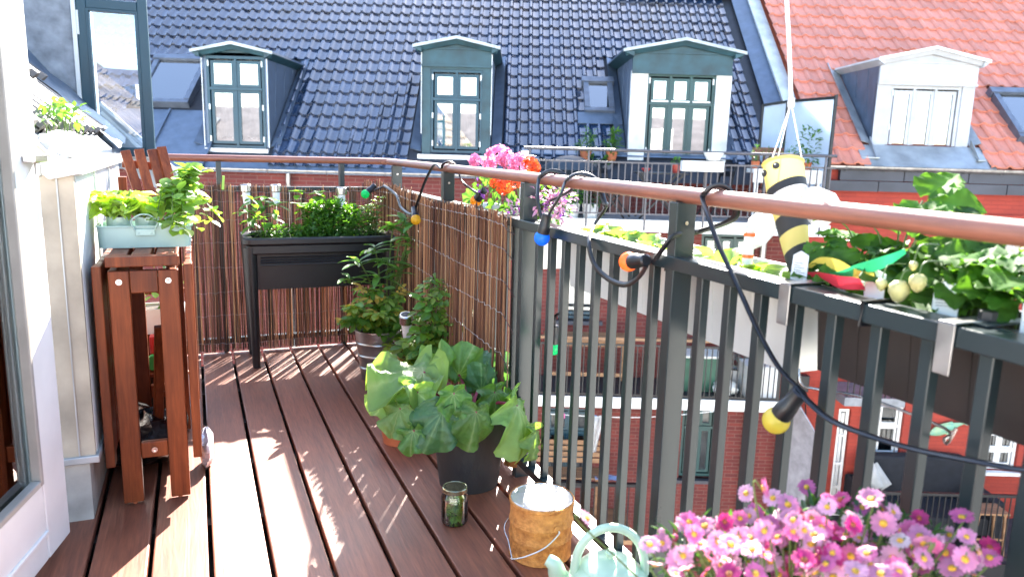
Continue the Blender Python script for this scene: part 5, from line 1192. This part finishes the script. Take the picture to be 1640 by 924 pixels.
q = MB(); q.tube(spline([cyl(a0+.12,.094,.108), cyl(a0+.1,.097,.1), cyl(a0-.3,.105,.07), cyl(a0-.75,.115,.045), cyl(a0-1.05,.122,.03), cyl(a0-1.1,.117,.034), cyl(a0-1.35,.105,.06), cyl(a0-1.75,.1,.09), cyl(a0-PI+.12,.094,.108)], 5), .0022, 8); q.build('wire_handle', m_alu, t, 60)
KT = Vector((.862,1.385,.0))
t = thing('kettle', 'pale mint kettle shaped watering can with arched handle', 'kettle', KT)
q = MB(); q.lathe([(.02,0),(.07,0),(.095,.012),(.107,.04),(.108,.065),(.1,.1),(.08,.128),(.062,.139),(.06,.14),(.001,.14)], 40, KT); q.build('body', m_kettle, t, 40)
q = MB(); q.lathe([(.069,.1365),(.066,.142),(.045,.151),(.02,.157),(.008,.159),(.0075,.163),(.012,.168),(.0135,.174),(.009,.18),(.001,.182)], 32, KT); q.build('lid', m_kettle, t, 50)
sd = (pZ(875,893,.13)-KT); sd.z = 0; sd.normalize()
pa = KT+sd*.085+Vector((0,0,.06)); pb = pZ(876,895,.135)
q = MB(); q.tube(spline([pa, KT+sd*.12+Vector((0,0,.085)), pb+Vector((0,0,-.012))-sd*.02, pb], 6), [.03-.0165*i/18 for i in range(19)], 16, cap=True); q.build('spout', m_kettle, t, 50)
sd2 = (pZ(1045,890,.13)-pZ(925,890,.13)); sd2.z = 0; sd2.normalize()
q = MB(); pts = []
for k in range(25):
    a = PI*k/24; pts.append(KT+Vector((0,0,.118))-sd2*(.084*math.cos(a))+Vector((0,0,.118*math.sin(a)**.85)))
q.tube(pts, .0105, 14, flat=1.0); q.build('handle', m_kettle, t, 60)

# ================================================================== troughs outside the rail
def trough(lab, y0, y1, m, z0=.69, z1=.868, x0=1.025, x1=1.19, nm='rail_trough'):
    t = thing(nm, lab, 'planter', ((x0+x1)/2,(y0+y1)/2,z0))
    tub(t, 'trough', m, x0+.012, x1-.012, y0, y1, z0, z1, .018, .012, .005, lip=.012)
    q = MB(); q.box(x0+.016,x1-.016,y0+.004,y1-.004,z1-.05,z1-.03); q.build('soil', m_soil, t)
    n = max(3, int((y1-y0)/.1))
    for k in range(1, n):
        y = y0+(y1-y0)*k/n; q = MB(); q.prism([(x0+.0105,y-.0025,z1-.014),(x0+.0105,y+.0025,z1-.014),(x0+.0225,y+.0025,z0+.006),(x0+.0225,y-.0025,z0+.006)], (.006,0,0)); q.build('rib', m, t)
    return t
trough('long white trough of lettuce hung outside the railing', 1.49, 2.02, m_whitepl)
trough('short white trough of lettuce hung nearer the bee windsock', 1.06, 1.44, m_whitepl, .685)
tr_ = trough('dark brown trough of strawberries hung on the railing', .3, 1.02, mat('brown_plastic', (.04,.033,.03), .45, 0, .15, 10), .712, .872)
trough('white trough of flowering plants behind the reed screen', 2.25, 3.0, m_whitepl, .7)
# brackets over the mid rail
for k, (x, lab) in enumerate(((1257,'grey metal hook over the rail at the end of the dark trough'),(1517,'wider grey metal hook over the rail near the black knob'))):
    p = pX(x, 480 if k == 0 else 530, RX-.03); t = thing('trough_hook', lab, 'bracket', (p.x,p.y,.85)); w = .013
    q = MB(); q.box(RX-.0335,RX-.0305,p.y-w,p.y+w,.805,.8785); q.build('front_tab', m_galv, t, bevel=.001); q = MB(); q.box(RX-.0335,1.06,p.y-w,p.y+w,.8787,.8812); q.build('top_strap', m_galv, t, bevel=.001)
    if k: q = MB(); q.lathe([(.012,0),(.012,.012),(.009,.014)], 6, (1.02,p.y-.01,.8815)); q.build('knob', m_black, t, 30); q = MB(); q.box(.985,1.12,p.y-.034,p.y-.015,.878,.8805); q.build('arm', m_steel, t)
p = pX(1380,500,RX-.03); q = MB()
q.tube([(RX-.031,p.y,.842),(RX-.031,p.y,.879),(RX+.031,p.y,.879),(RX+.031,p.y,.842)], .0035, 8, closed=True); tag(q.build('cable_tie', m_cable, None, 40), 'black cable tie looped round the middle rail', 'cable tie')
for y in (.55,.85):
    pass
t = thing('wire_bracket', 'bent steel wire bracket under the dark trough', 'bracket', (1.05,.9,.69))
q = MB(); q.tube(spline([(1.0,1.0,.72),(1.0,.99,.693),(1.02,.97,.688),(1.06,.9,.69),(1.06,.75,.69),(1.02,.72,.688),(1.0,.7,.693),(1.0,.69,.72)], 5), .0025, 8); q.build('wire', m_alu, t, 60)
# lettuce
Llt = leaf_mesh('leaf', leafmat('lettuce', (.22,.33,.09), .4, .5), .075, .065, .5, .3, 8, 0, .1, 0, .75, 3)
for i, (y0, y1, n, lab) in enumerate(((1.52,1.99,9,'row of pale young lettuce in the long white trough'),(1.1,1.41,5,'row of pale young lettuce in the short white trough'))):
    t = thing('lettuce_row', lab, 'lettuce', (1.1,(y0+y1)/2,.83))
    for k in range(n):
        c = Vector((1.1+rnd(-.03,.03), y0+(y1-y0)*k/(n-1), .835))
        for j in range(8): a = rnd(0,6.28); e = rnd(.3,1.2); inst('leaf', Llt, frame(c, (math.cos(a)*math.cos(e),math.sin(a)*math.cos(e),math.sin(e)), (-math.cos(a)*.5,-math.sin(a)*.5,1), rnd(.6,.95)), t)
# tube feeder
t = thing('water_tube', 'clear white tube with orange bands standing in the lettuce', 'watering tube', (1.08,1.28,.83)); p = pX(1196,430,1.08); c = Vector((1.08,p.y,.83))
q = MB(); q.lathe([(.008,0),(.011,.01),(.011,.1),(.008,.106)], 14, c); q.build('tube', m_whitepl, t, 50)
q = MB(); q.lathe([(.0085,.106),(.012,.114),(.0115,.122),(.006,.128),(.001,.129)], 14, c); q.build('cap', m_whitepl, t, 60)
for z in (.055,.101): q = MB(); q.lathe([(.0125,z),(.0125,z+.007)], 14, c); q.build('band', mat('orange_band%d' % int(z*1000), (.8,.16,.03), .4), t)

# ================================================================== strawberries
g_straw = leafmat('strawberry_leaf', (.07,.17,.025), .5, .6, spec=.2); g_strawd = leafmat('strawberry_leaf_dark', (.045,.115,.022), .45, .6, spec=.2)
def straw_leaf(m, L=.055):
    b = MB(); 
    for a, s in ((0,1.05),(1.35,.95),(-1.35,.95)):
        n, nw = 9, 4; pts = []
        for j in range(n+1):
            t_ = j/n; w = L*.46*math.sin(PI*min(1,t_**.8*.96+.02))**.6
            for i in range(2*nw+1):
                x = (i-nw)/nw; e = abs(x); tooth = (.05*L*(1 if j % 2 else -1))*(e > .9)
                pts.append(Vector((w*x*(1+(.09 if j % 2 else 0)*(e > .9)), t_*L+.01+tooth*.6-e*e*.1*L, .28*w*e-.22*L*t_*t_+.004*math.sin(t_*22)*e)))
        M = Matrix.Rotation(a,4,'Z') @ Matrix.Rotation(.15,4,'X'); b.grid([M @ p for p in pts], 2*nw+1, n+1)
    return b.mesh('leaf', m, 180)
LS = [straw_leaf(g_straw), straw_leaf(g_straw,.065), straw_leaf(g_strawd,.062)]
t = thing('strawberry_plants', 'strawberry plants with toothed leaves overflowing the dark trough', 'strawberries', (1.11,.7,.84)); cs = []
SP = [(1478,322,1.17,1.5,(-.3,-.75,.8)),(1345,355,1.12,.8,None),(1320,390,1.1,.8,None),(1400,365,1.12,.9,None),(1390,405,1.1,1.0,None),(1340,420,1.08,.75,None),(1310,435,1.06,.7,None),(1430,400,1.12,.9,None),(1470,390,1.12,.8,None),(1500,420,1.1,1.0,None),(1475,440,1.07,1.25,(-.6,-.6,.5)),(1560,420,1.09,1.15,(-.6,-.6,.6)),(1540,360,1.15,.8,None),(1600,430,1.08,.8,None),(1630,410,1.08,.8,None),(1590,470,1.06,.8,None),(1620,480,1.06,.8,None),(1550,480,1.07,.7,None),(1370,440,1.06,.8,None),(1425,430,1.1,.8,None),(1640,450,1.1,.9,None),(1580,390,1.14,.7,None),(1530,455,1.1,.8,None),(1455,415,1.14,.9,None),(1355,385,1.15,.9,None),(1440,350,1.16,.7,None),(1515,335,1.2,.7,None)]
for _ in range(26): SP.append((rnd(1300,1640), rnd(405,485), rnd(1.05,1.16), rnd(.85,1.25), None))
for (x, y, X, s, nm) in SP:
    p = pX(x, y, X); b0 = Vector((1.11+rnd(-.03,.03), max(.34,min(.98,p.y+rnd(-.08,.08))), .84)); cs.append([b0, b0.lerp(p,.6)+Vector((0,0,.03)), p])
    a = rnd(0,6.28); inst('leaf', random.choice(LS), frame(p, (.35,-.9,-.1) if nm else (math.cos(a),math.sin(a),rnd(-.3,.3)), nm or (rnd(-.7,.1),rnd(-.7,.1),1), s*rnd(.9,1.1)), t)
stems(t, g_stem, cs, .0022,.0015)
berry = mat('unripe_berry', (.55,.5,.2), .4, 0, .2, 60, .3, 160)
for (x, y, s) in ((1440,465,1.25),(1470,452,1.0),(1412,455,.7),(1463,425,.5)):
    p = pX(x, y, 1.0); q = MB(); q.lathe([(.001,-.016*s),(.007*s,-.012*s),(.0125*s,-.002*s),(.012*s,.007*s),(.006*s,.012*s),(.001,.0125*s)], 16, p); q.build('berry', berry, t, 70)
    cs2 = [[p+Vector((0,0,.012*s)), p+Vector((.01,0,.03)), p+Vector((.05,0,.03))]]; stems(t, g_stem, cs2, .0012,.0012)
t = thing('strawberry_blossoms', 'small white strawberry blossoms among the leaves of the dark trough', 'blossoms', (1.1,.6,.9))
for (x, y) in ((1622,398),(1634,425)):
    p = pX(x, y, 1.05)
    for k in range(5): a = k*1.257; pass
    q = MB(); 
    for k in range(5):
        a = k*1.257; c_ = p+Vector((0,.006*math.cos(a),.006*math.sin(a))); q.lathe([(.001,-.001),(.0045,0),(.001,.001)], 8, c_, Matrix.Rotation(PI/2,4,'Y'))
    q.lathe([(.001,-.004),(.004,0),(.001,.003)], 8, p, Matrix.Rotation(PI/2,4,'Y')); q.build('blossom', m_whitepl, t, 60)
# plant labels
pap = mat('label_card', (.8,.8,.78), .5, 0, .03, 10)
def label_stick(lab, x0, x1, y0, y1, X, lines=0):
    a = pX(x0,y1,X); c = pX(x1,y0,X); t = thing('plant_label', lab, 'plant label', a, 0, 'white plant labels'); 
    A = pX(x0,y1,X); B_ = pX(x1,y1,X); C_ = pX(x1+3,y0+8,X); D_ = pX(x0+5,y0+6,X); top = pX((x0+x1)/2+4,y0,X)
    q = MB(); q.prism([A-Vector((0,0,.03)),B_-Vector((0,0,.03)),B_,C_,top,D_,A], (.0015,0,0)); q.build('card', pap, t)
    for k in range(lines):
        yy = y1-(y1-y0)*(.12+.1*k); l0 = pX(x0+6,yy,X-.0008); l1 = pX(x1-4-6*(k % 2),yy+2,X-.0008); q = MB(); q.tube([l0,l1], .0004, 4); q.build('text_line', m_black, t)
label_stick('white plant label with small print below the bee windsock', 1266,1292,402,440, 1.03, 5)
label_stick('slanted white plant label under the coloured ribbons', 1384,1416,432,466, 1.03, 0)
label_stick('large white plant label with small print among the strawberries', 1492,1534,450,494, 1.03, 5)
label_stick('white plant label at the near end of the dark trough', 1634,1660,480,522, 1.03, 0)

# ================================================================== flowers behind the reed screen
pet = lambda nm, c, tr=.35: mat(nm, c, .5, 0, .2, 40, trans=tr, objrand=.2)
m_pink = pet('geranium_pink', (.78,.22,.42)); m_or = pet('geranium_orange', (.8,.12,.02)); m_fu = pet('fuchsia_pink', (.7,.35,.5)); m_pu = pet('fuchsia_purple', (.3,.08,.4))
Lger = None
def round_leaf(m, R=.03):
    b = MB(); n = 24; pts = [(0,0,-.006)]
    for rr in (.5,1):
        for k in range(n): a = -PI*.93+2*PI*.93*k/(n-1); r = R*rr*(1+.06*math.sin(a*9)*(rr == 1)); pts.append((math.sin(a)*r, math.cos(a)*r+R*.3, .006*math.sin(a*7)*rr+.004*rr))
    F_ = [(0,1+k,2+k) for k in range(n-1)]+[(1+k,1+n+k,2+n+k,2+k) for k in range(n-1)]
    b.add(pts, F_); return b.mesh('leaf', m, 180)
Lger = [round_leaf(leafmat('geranium_leaf', (.08,.19,.04), .38)), round_leaf(g_mid, .034)]
def gflower(t, c, R, m, n=34):
    q = MB(); c = Vector(c)
    for _ in range(n):
        v = Vector((random.gauss(0,1),random.gauss(0,1),random.gauss(.3,1))).normalized(); p = c+v*R*rnd(.55,1)
        M = frame(p, v.orthogonal()+Vector((rnd(-.5,.5),)*3), v, R*.42)
        for k in range(4):
            a = k*PI/2+.4; V = [(0,0,0),(math.cos(a-.55)*.8,math.sin(a-.55)*.8,.1),(math.cos(a)*1.1,math.sin(a)*1.1,.15),(math.cos(a+.55)*.8,math.sin(a+.55)*.8,.1)]; q.add([M @ Vector(x) for x in V], [(0,1,2,3)])
    return q.build('flower_head', m, t, 180)
t = thing('pink_geranium', 'pink geranium flowers rising above the handrail', 'flowers', (1.1,2.7,.85)); cs = []
for (x, y, R) in ((762,258,.03),(797,248,.042),(812,255,.035),(832,262,.036),(785,262,.03)):
    p = pX(x, y, 1.1); gflower(t, p, R, m_pink); cs.append([(1.1,p.y+rnd(-.1,.1),.85),(1.1,p.y,.93),p])
stems(t, g_stem, cs, .0025,.002)
for (x, y) in ((755,318),(768,312),(780,290),(772,300),(790,325),(815,330),(800,318),(770,332),(760,305),(795,300),(822,322),(808,345)):
    inst('leaf', random.choice(Lger), frame(pX(x,y,1.07), (rnd(-.3,.3),rnd(-1,1),rnd(-.2,.8)), (-.8,-.5,.5), rnd(.9,1.3)), t)
t = thing('orange_geranium', 'orange red geranium flowers among the pink ones', 'flowers', (1.08,2.5,.85)); cs = []
for (x, y, R) in ((851,265,.032),(808,298,.034),(795,293,.028),(826,292,.024),(857,270,.02)):
    p = pX(x, y, 1.07); gflower(t, p, R, m_or); cs.append([(1.1,p.y,.85),(1.09,p.y,.9),p])
stems(t, g_stem, cs, .0025,.002)
t = thing('fuchsia', 'trailing pink and purple fuchsia blossoms beside the tall railing post', 'flowers', (1.06,2.3,.85))
foliage(t, 'leaves', g_mid, [(pX(885,320,1.08),.07,1.0),(pX(830,335,1.06),.05,.8)], 160, .03, .018, kind='stuff')
foliage(t, 'pink_blossom', m_fu, [(pX(882,315,1.05),.075,1.0),(pX(895,335,1.05),.04,1.1),(pX(828,340,1.03),.05,.9)], 300, .022, .012, kind='stuff')
foliage(t, 'purple_blossom', m_pu, [(pX(890,335,1.04),.055,1.1),(pX(770,300,1.03),.03,1),(pX(826,352,1.03),.04,.9)], 60, .02, .014, kind='stuff')

# ================================================================== bee windsock
ctr = pX(1254,262,1.13); tipc = pX(1282,452,1.1)
t = thing('bee_windsock', 'yellow and black striped bee windsock with white wings', 'windsock', tipc)
m_y = mat('windsock_yellow', (.75,.62,.2), .7, 0, .04, 10, trans=.3); m_bk = mat('windsock_black', (.03,.028,.025), .7, 0, .1, 10); m_wh = mat('windsock_white', (.8,.8,.8), .7, 0, .04, 10, trans=.62)
ax = (tipc-ctr); R0_ = .041; RX_ = (1.0, .9)
sx = CR.copy(); sy = ax.normalized().cross(sx).normalized()
def ringpt(s, a): r = R0_*(1.0 if s < .25 else (1.0-.75*(s-.25)**1.0*1.05)); r = max(r, .017); return ctr+ax*s+sx*(r*math.cos(a))+sy*(r*.85*math.sin(a))
m_gr = mat('windsock_grey', (.55,.55,.56), .7, 0, .04, 10, trans=.3)
bands = [(0,.2,'head',m_y),(.2,.27,'stripe',m_bk),(.27,.37,'stripe',m_gr),(.37,.46,'stripe',m_y),(.46,.6,'stripe',m_bk),(.6,.74,'stripe',m_y),(.74,1.0,'stripe',m_bk)]
for s0, s1, nm, m in bands:
    q = MB(); n = 26; k_ = 5; q.grid([ringpt(s0+(s1-s0)*j/(k_-1)+.045*math.cos(2*PI*i/(n-1)+2.6)*(1 if 0 < s0+(s1-s0)*j/(k_-1) < 1 else 0), 2*PI*i/(n-1)) for j in range(k_) for i in range(n)], n, k_); q.build(nm, m, t, 80)
q = MB(); q.tube([ringpt(0,2*PI*k/28) for k in range(28)], .0025, 6, closed=True); q.build('hoop', m_y, t, 60)
def eye(x, y):
    best = None
    for si in range(2, 36):
        for ai in range(120):
            P_e = ringpt(si*.005, ai*PI/60)
            if (P_e-(ctr+ax*si*.005)).dot(CAM-P_e) < 0: continue
            dd = P_e-CAM; zz = dd.dot(_F); e = (820+FPX*dd.dot(CR)/zz-x)**2+(462-FPX*dd.dot(CU)/zz-y)**2
            if best is None or e < best[0]: best = (e, P_e, si)
    p = best[1]; d = ((p-(ctr+ax*best[2]*.005)).normalized()*.6+(CAM-p).normalized()*.4).normalized(); p = p+d*.002
    q = MB(); q.lathe([(.001,.0018),(.006,.0015),(.0075,0)][::-1], 14, p, d.to_track_quat('Z','Y').to_matrix().to_4x4()); q.build('eye', m_bk, t)
    q = MB(); q.lathe([(.001,.0008),(.002,0)][::-1], 8, p+d*.002+CR*-.0015+CU*.0025, d.to_track_quat('Z','Y').to_matrix().to_4x4()); q.build('eye_glint', m_whitepl, t)
eye(1243,266); eye(1225,278)
def wing(nm, pts, dX):
    P3 = [pX(x,y,X) for x, y, X in pts]; c_ = sum(P3, Vector())/len(P3); n = len(P3); q = MB(); q.add([c_+F0*-.008]+P3, [(0,1+i,1+(i+1) % n) for i in range(n)]); q.build(nm, m_wh, t, 180, solid=.0008)
wing('wing', [(1245,338,1.12),(1220,335,1.11),(1200,350,1.1),(1193,375,1.1),(1192,398,1.1),(1205,400,1.1),(1225,392,1.1),(1240,375,1.11),(1247,355,1.12)], 0)
wing('wing', [(1284,300,1.13),(1312,300,1.14),(1338,310,1.15),(1352,335,1.15),(1338,352,1.15),(1318,365,1.14),(1302,362,1.13),(1288,345,1.12)], 0)
kn = pX(1267,165,1.13)
for a in (0,2*PI/3,4*PI/3): q = MB(); q.tube([ringpt(0,a), kn], .0011, 5); q.build('string', m_wh, t)
q = MB(); q.tube(spline([kn, pX(1264,80,1.13), pX(1260,0,1.13), pX(1256,-140,1.13), pX(1253,-260,1.13)], 5), .0042, 8); q.build('hanging_cord', m_whitepl, t, 60)
q = MB(); q.lathe([(.006,-.01),(.0075,0),(.006,.01)], 10, kn); q.build('knot', m_whitepl, t, 60)
def ribbon(nm, c, pts, w=.011):
    s = spline([pX(*p) for p in pts], 8); q = MB(); P_2 = []
    for i, p in enumerate(s): tw = .6+.5*math.sin(i*.25); o = (Vector((0,0,1))*math.cos(tw)+Vector((-.6,-.3,0))*math.sin(tw))*w; P_2 += [p-o, p+o]
    q.grid(P_2, 2, len(s)); q.build(nm, mat('ribbon_'+nm, c, .6, 0, .05, 20, trans=.3), t, 180)
ribbon('yellow_ribbon', (.75,.6,.1), [(1285,440,1.06),(1310,418,1.04),(1340,425,1.03),(1370,440,1.02),(1400,440,1.02)])
ribbon('red_ribbon', (.6,.03,.05), [(1286,442,1.05),(1310,440,1.02),(1345,452,1.0),(1375,455,1.0),(1385,462,1.0)])
ribbon('green_ribbon', (.02,.3,.12), [(1290,440,1.06),(1340,440,1.02),(1375,432,1.02),(1420,418,1.02),(1450,402,1.04)])

# ================================================================== festoon lights
fs = thing('festoon_lights', 'black festoon cable with coloured bulbs looped round the handrail', 'string lights', (RX,2,0))
IN = RX-.05
path1 = [(612,300,.9),(626,296,.92),(634,312,.92),(642,332,.915),(657,343,.915),(664,338,.92),(672,315,.93),(682,288,.94),(696,264,.95)]
def P3(lst): return [pX(*p) for p in lst]
def wrap(y, dy):      # loop of cable lying over the handrail
    return [Vector((RX+.027*math.cos(a)*-1, y+dy*k/6, HZ+.027*math.sin(a))) for k, a in enumerate([PI*j/6 for j in range(7)])]
yA = pX(716,262,RX).y; yB = pX(866,290,RX-.02).y; yC = pX(908,298,RX-.02).y; yD = pX(1130,312,RX-.02).y
segs = [
 [Vector(pY(592,308,4.03)), Vector(pY(612,300,4.0)), Vector((.93,3.95,.885)), *P3(path1[2:6])],
 [*P3(path1[5:9]), *wrap(yA,-.06), Vector((RX+.035,yA-.1,.96)), Vector((1.03,yA-.2,.93)), Vector((1.03,yA-.28,.92))],
 [Vector((1.03,yB+.35,.9)), Vector((1.03,yB+.15,.92)), Vector((RX+.034,yB-.1,.985)), *list(reversed(wrap(yB,-.09))), pX(861,318,IN), pX(866,345,IN), pX(874,352,IN), pX(884,335,IN), pX(898,312,IN), *wrap(yC,-.1), Vector((RX+.03,yC-.13,.96)), pX(972,330,1.03), pX(952,360,1.02), pX(943,385,IN+.01), pX(950,420,IN), pX(972,445,IN), pX(1000,456,IN), pX(1022,445,IN), pX(1036,425,IN)],
 [pX(1050,415,IN), pX(1062,398,IN), pX(1080,378,IN+.02), Vector((RX+.045,1.36,.93)), Vector((RX+.04,yD-.02,.97)), *list(reversed(wrap(yD,-.03))), pX(1134,345,IN), pX(1150,390,IN-.01), pX(1180,455,IN-.01), pX(1212,525,IN-.015), pX(1245,585,IN-.02), pX(1275,618,IN-.02)],
 [pX(1275,618,IN-.02), pX(1292,640,IN-.02), pX(1330,672,IN-.02), pX(1385,695,IN-.02), pX(1460,718,IN-.01), pX(1560,738,IN-.01), pX(1640,752,IN), pX(1800,760,IN)],
 [pX(905,505,1.02), pX(895,502,1.02), pX(888,510,1.02), pX(886,530,1.02)]]
for s in segs:
    q = MB(); q.tube(spline(s, 6), .0072, 8, flat=.55); q.build('cable', m_cable, fs, 60)
bulbm = {}
def bulb(col, sock, ctr_, r=.0232, name=None):
    sock = Vector(sock); c = Vector(ctr_); d = (c-sock).normalized(); M = Matrix.Translation(c) @ d.to_track_quat('Z','Y').to_matrix().to_4x4()
    q = MB(M); q.lathe([(.011,-.075),(.0145,-.072),(.015,-.045),(.0165,-.042),(.0178,-.026),(.0178,-.015),(.0155,-.013)], 18); so = q.build('socket', m_cable, fs, 40)
    q = MB(M); q.lathe([(.0155,-.0175)]+[(r*math.sin(a), -r*math.cos(a)) for a in [PI*(.24+.76*k/12) for k in range(12)]]+[(.0005,r)], 22); b = q.build('bulb', col, so, 70)
    return b
bcol = lambda nm, c: mat('bulb_'+nm, c, .22, 0, .03, 10, trans=.63, coat=.4)
bulb(bcol('green',(.03,.65,.25)), pY(594,303,3.99), pY(585,311,3.98)); 
bulb(bcol('amber',(.9,.6,.05)), pX(663,335,.915), pX(666,352,.91))
bulb(bcol('amber2',(.8,.4,.03)), pX(770,312,1.05), pX(762,322,1.04))
bulb(bcol('blue',(.04,.34,.95)), pX(876,345,IN-.005), pX(868,381,IN-.01))
bulb(bcol('orange',(.95,.33,.1)), pX(1050,416,IN-.01), pX(1007,419,IN-.01))
bulb(bcol('yellow',(.95,.8,.15)), pX(1280,630,IN-.02), pX(1243,673,IN-.03))
bulb(bcol('green2',(.04,.65,.3)), pX(888,525,1.02), pX(886,557,1.02))

# ================================================================== marguerite daisies in front
DP = Vector((.83,.76,0))
t = thing('daisy_pot', 'pot of the pink daisies standing by the railing', 'plant pot', DP); pot(t, DP, .1,.14,.26, mat('blue_glaze', (.05,.12,.3), .3))
t = thing('marguerite_daisies', 'mass of pink and white marguerite daisies with yellow eyes', 'flowers', DP+Vector((0,0,.22)))
def daisy(m, R=.02, n=15, cup=.15):
    b = MB()
    for k in range(n):
        a = 2*PI*k/n+rnd(-.06,.06); L = R*rnd(.9,1.06); w = R*.2; M = Matrix.Rotation(a,4,'Z') @ Matrix.Rotation(cup+rnd(-.1,.1),4,'Y').inverted()
        V = [(R*.22,-w*.5,0),(R*.22,w*.5,0),(L*.65,-w,.002),(L*.65,w,.002),(L*.95,-w*.6,0),(L*.95,w*.6,0),(L*1.03,0,0)]
        b.add([M @ Vector(v) for v in V], [(0,2,3,1),(2,4,5,3),(4,6,5)])
    return b.mesh('flower', m, 180)
dm = [pet('daisy_pink', (.66,.15,.34)), pet('daisy_light', (.72,.38,.5)), pet('daisy_white', (.76,.6,.6)), pet('daisy_magenta', (.52,.03,.18)), pet('daisy_rose', (.66,.26,.42))]
DMESH = [daisy(m, .02, 16, c_) for m in dm for c_ in (.05,.25)]
q = MB(); q.lathe([(.0062,-.001),(.006,.002),(.0035,.0042),(.001,.0045)], 12); cm = q.mesh('eye', mat('daisy_eye', (.75,.4,.03), .7, 0, .4, 200, .4, 300), 60)
q = MB(); q.lathe([(.0062,-.001),(.006,.002),(.0035,.0042),(.001,.0045)], 12); cm2 = q.mesh('eye', mat('daisy_eye_dark', (.4,.1,.03), .7, 0, .4, 200, .4, 300), 60)
rd = random.Random(5)
FL = [(1222,782),(1292,780),(1238,798),(1328,803),(1210,818),(1262,808),(1300,830),(1245,838),(1160,835),(1130,848),(1095,838),(1185,830),(1112,855),(1180,855),(1140,875),(1205,880),(1265,882),(1290,842),(1325,812),(1380,812),(1412,815),(1365,835),(1415,838),(1442,842),(1340,855),(1375,855),(1245,860),(1288,897),(1322,902),(1362,890),(1388,890),(1332,880),(1200,900),(1155,905),(1210,918),(1370,915),(1440,868),(1460,888),(1485,872),(1500,872),(1515,885),(1525,910),(1545,895),(1440,915),(1480,910),(1085,895),(1060,870),(1100,912),(1050,905),(1170,872),(1225,850),(1305,865),(1400,870),(1420,905),(1250,915),(1130,918),(1195,790),(1345,800),(1395,800),(1430,820),(1270,850),(1315,845),(1220,870),(1350,872),(1395,905),(1300,918),(1335,925),(1460,850),(1110,838)]
for _ in range(105): FL.append((rd.gauss(1300,115), rd.uniform(825,925)))
cs = []; base = DP+Vector((0,0,.23))
for i, (x, y) in enumerate(FL):
    dep = .97+rd.uniform(-.07,.09)+.06*(900-y)/120; p = CAM+ray(x, y)*dep
    nrm = (CAM-p).normalized()*rd.uniform(.25,1.0)+Vector((rd.uniform(-.5,.5),rd.uniform(-.5,.5),rd.uniform(.2,1.0)))
    if rd.random() < .25: nrm = Vector((rd.uniform(-1,1),rd.uniform(-1,1),rd.uniform(.3,.8)))
    M = Matrix.Translation(p) @ nrm.to_track_quat('Z','Y').to_matrix().to_4x4() @ Matrix.Rotation(rd.uniform(0,6),4,'Z') @ Matrix.Scale(rd.uniform(.58,.85),4)
    j = rd.choice((0,1,0,1,2,3,2,3,4,6,7,8,9,8,9)); f = inst('flower', DMESH[j], M, t); inst('eye', cm2 if j in (6,7) else cm, M, f)
    n_ = nrm.normalized(); mid = base.lerp(p,.6)+Vector((0,0,-.02)); cs.append([base+Vector((rd.uniform(-.09,.09),rd.uniform(-.09,.09),0)), mid, p-n_*.012, p-n_*.002])
stems(t, g_stem, cs, .0016,.0011, n=5)
for k in range(16):
    x, y = rd.uniform(1040,1540), rd.uniform(840,920); p = CAM+ray(x,y)*rd.uniform(.98,1.1); q = MB(); q.lathe([(.001,-.004),(.005,-.001),(.005,.003),(.001,.006)], 10, p); q.build('bud', dm[rd.choice((0,1,4))], t, 60); stems(t, g_stem, [[base, base.lerp(p,.6), p]], .0012,.001, n=5)
fsp = [(CAM+ray(x,y)*1.06,.05,1.0) for x, y in ((1120,900),(1180,890),(1250,880),(1310,870),(1370,870),(1430,880),(1480,900),(1260,915),(1340,915),(1200,925))]
fsp += [(base+Vector((rd.uniform(-.08,.08),rd.uniform(-.08,.08),rd.uniform(.05,.16))),.07,1.0) for _ in range(8)]
foliage(t, 'feathery_leaves', leafmat('daisy_leaf', (.05,.13,.035), .35), fsp, 3200, .032, .008)
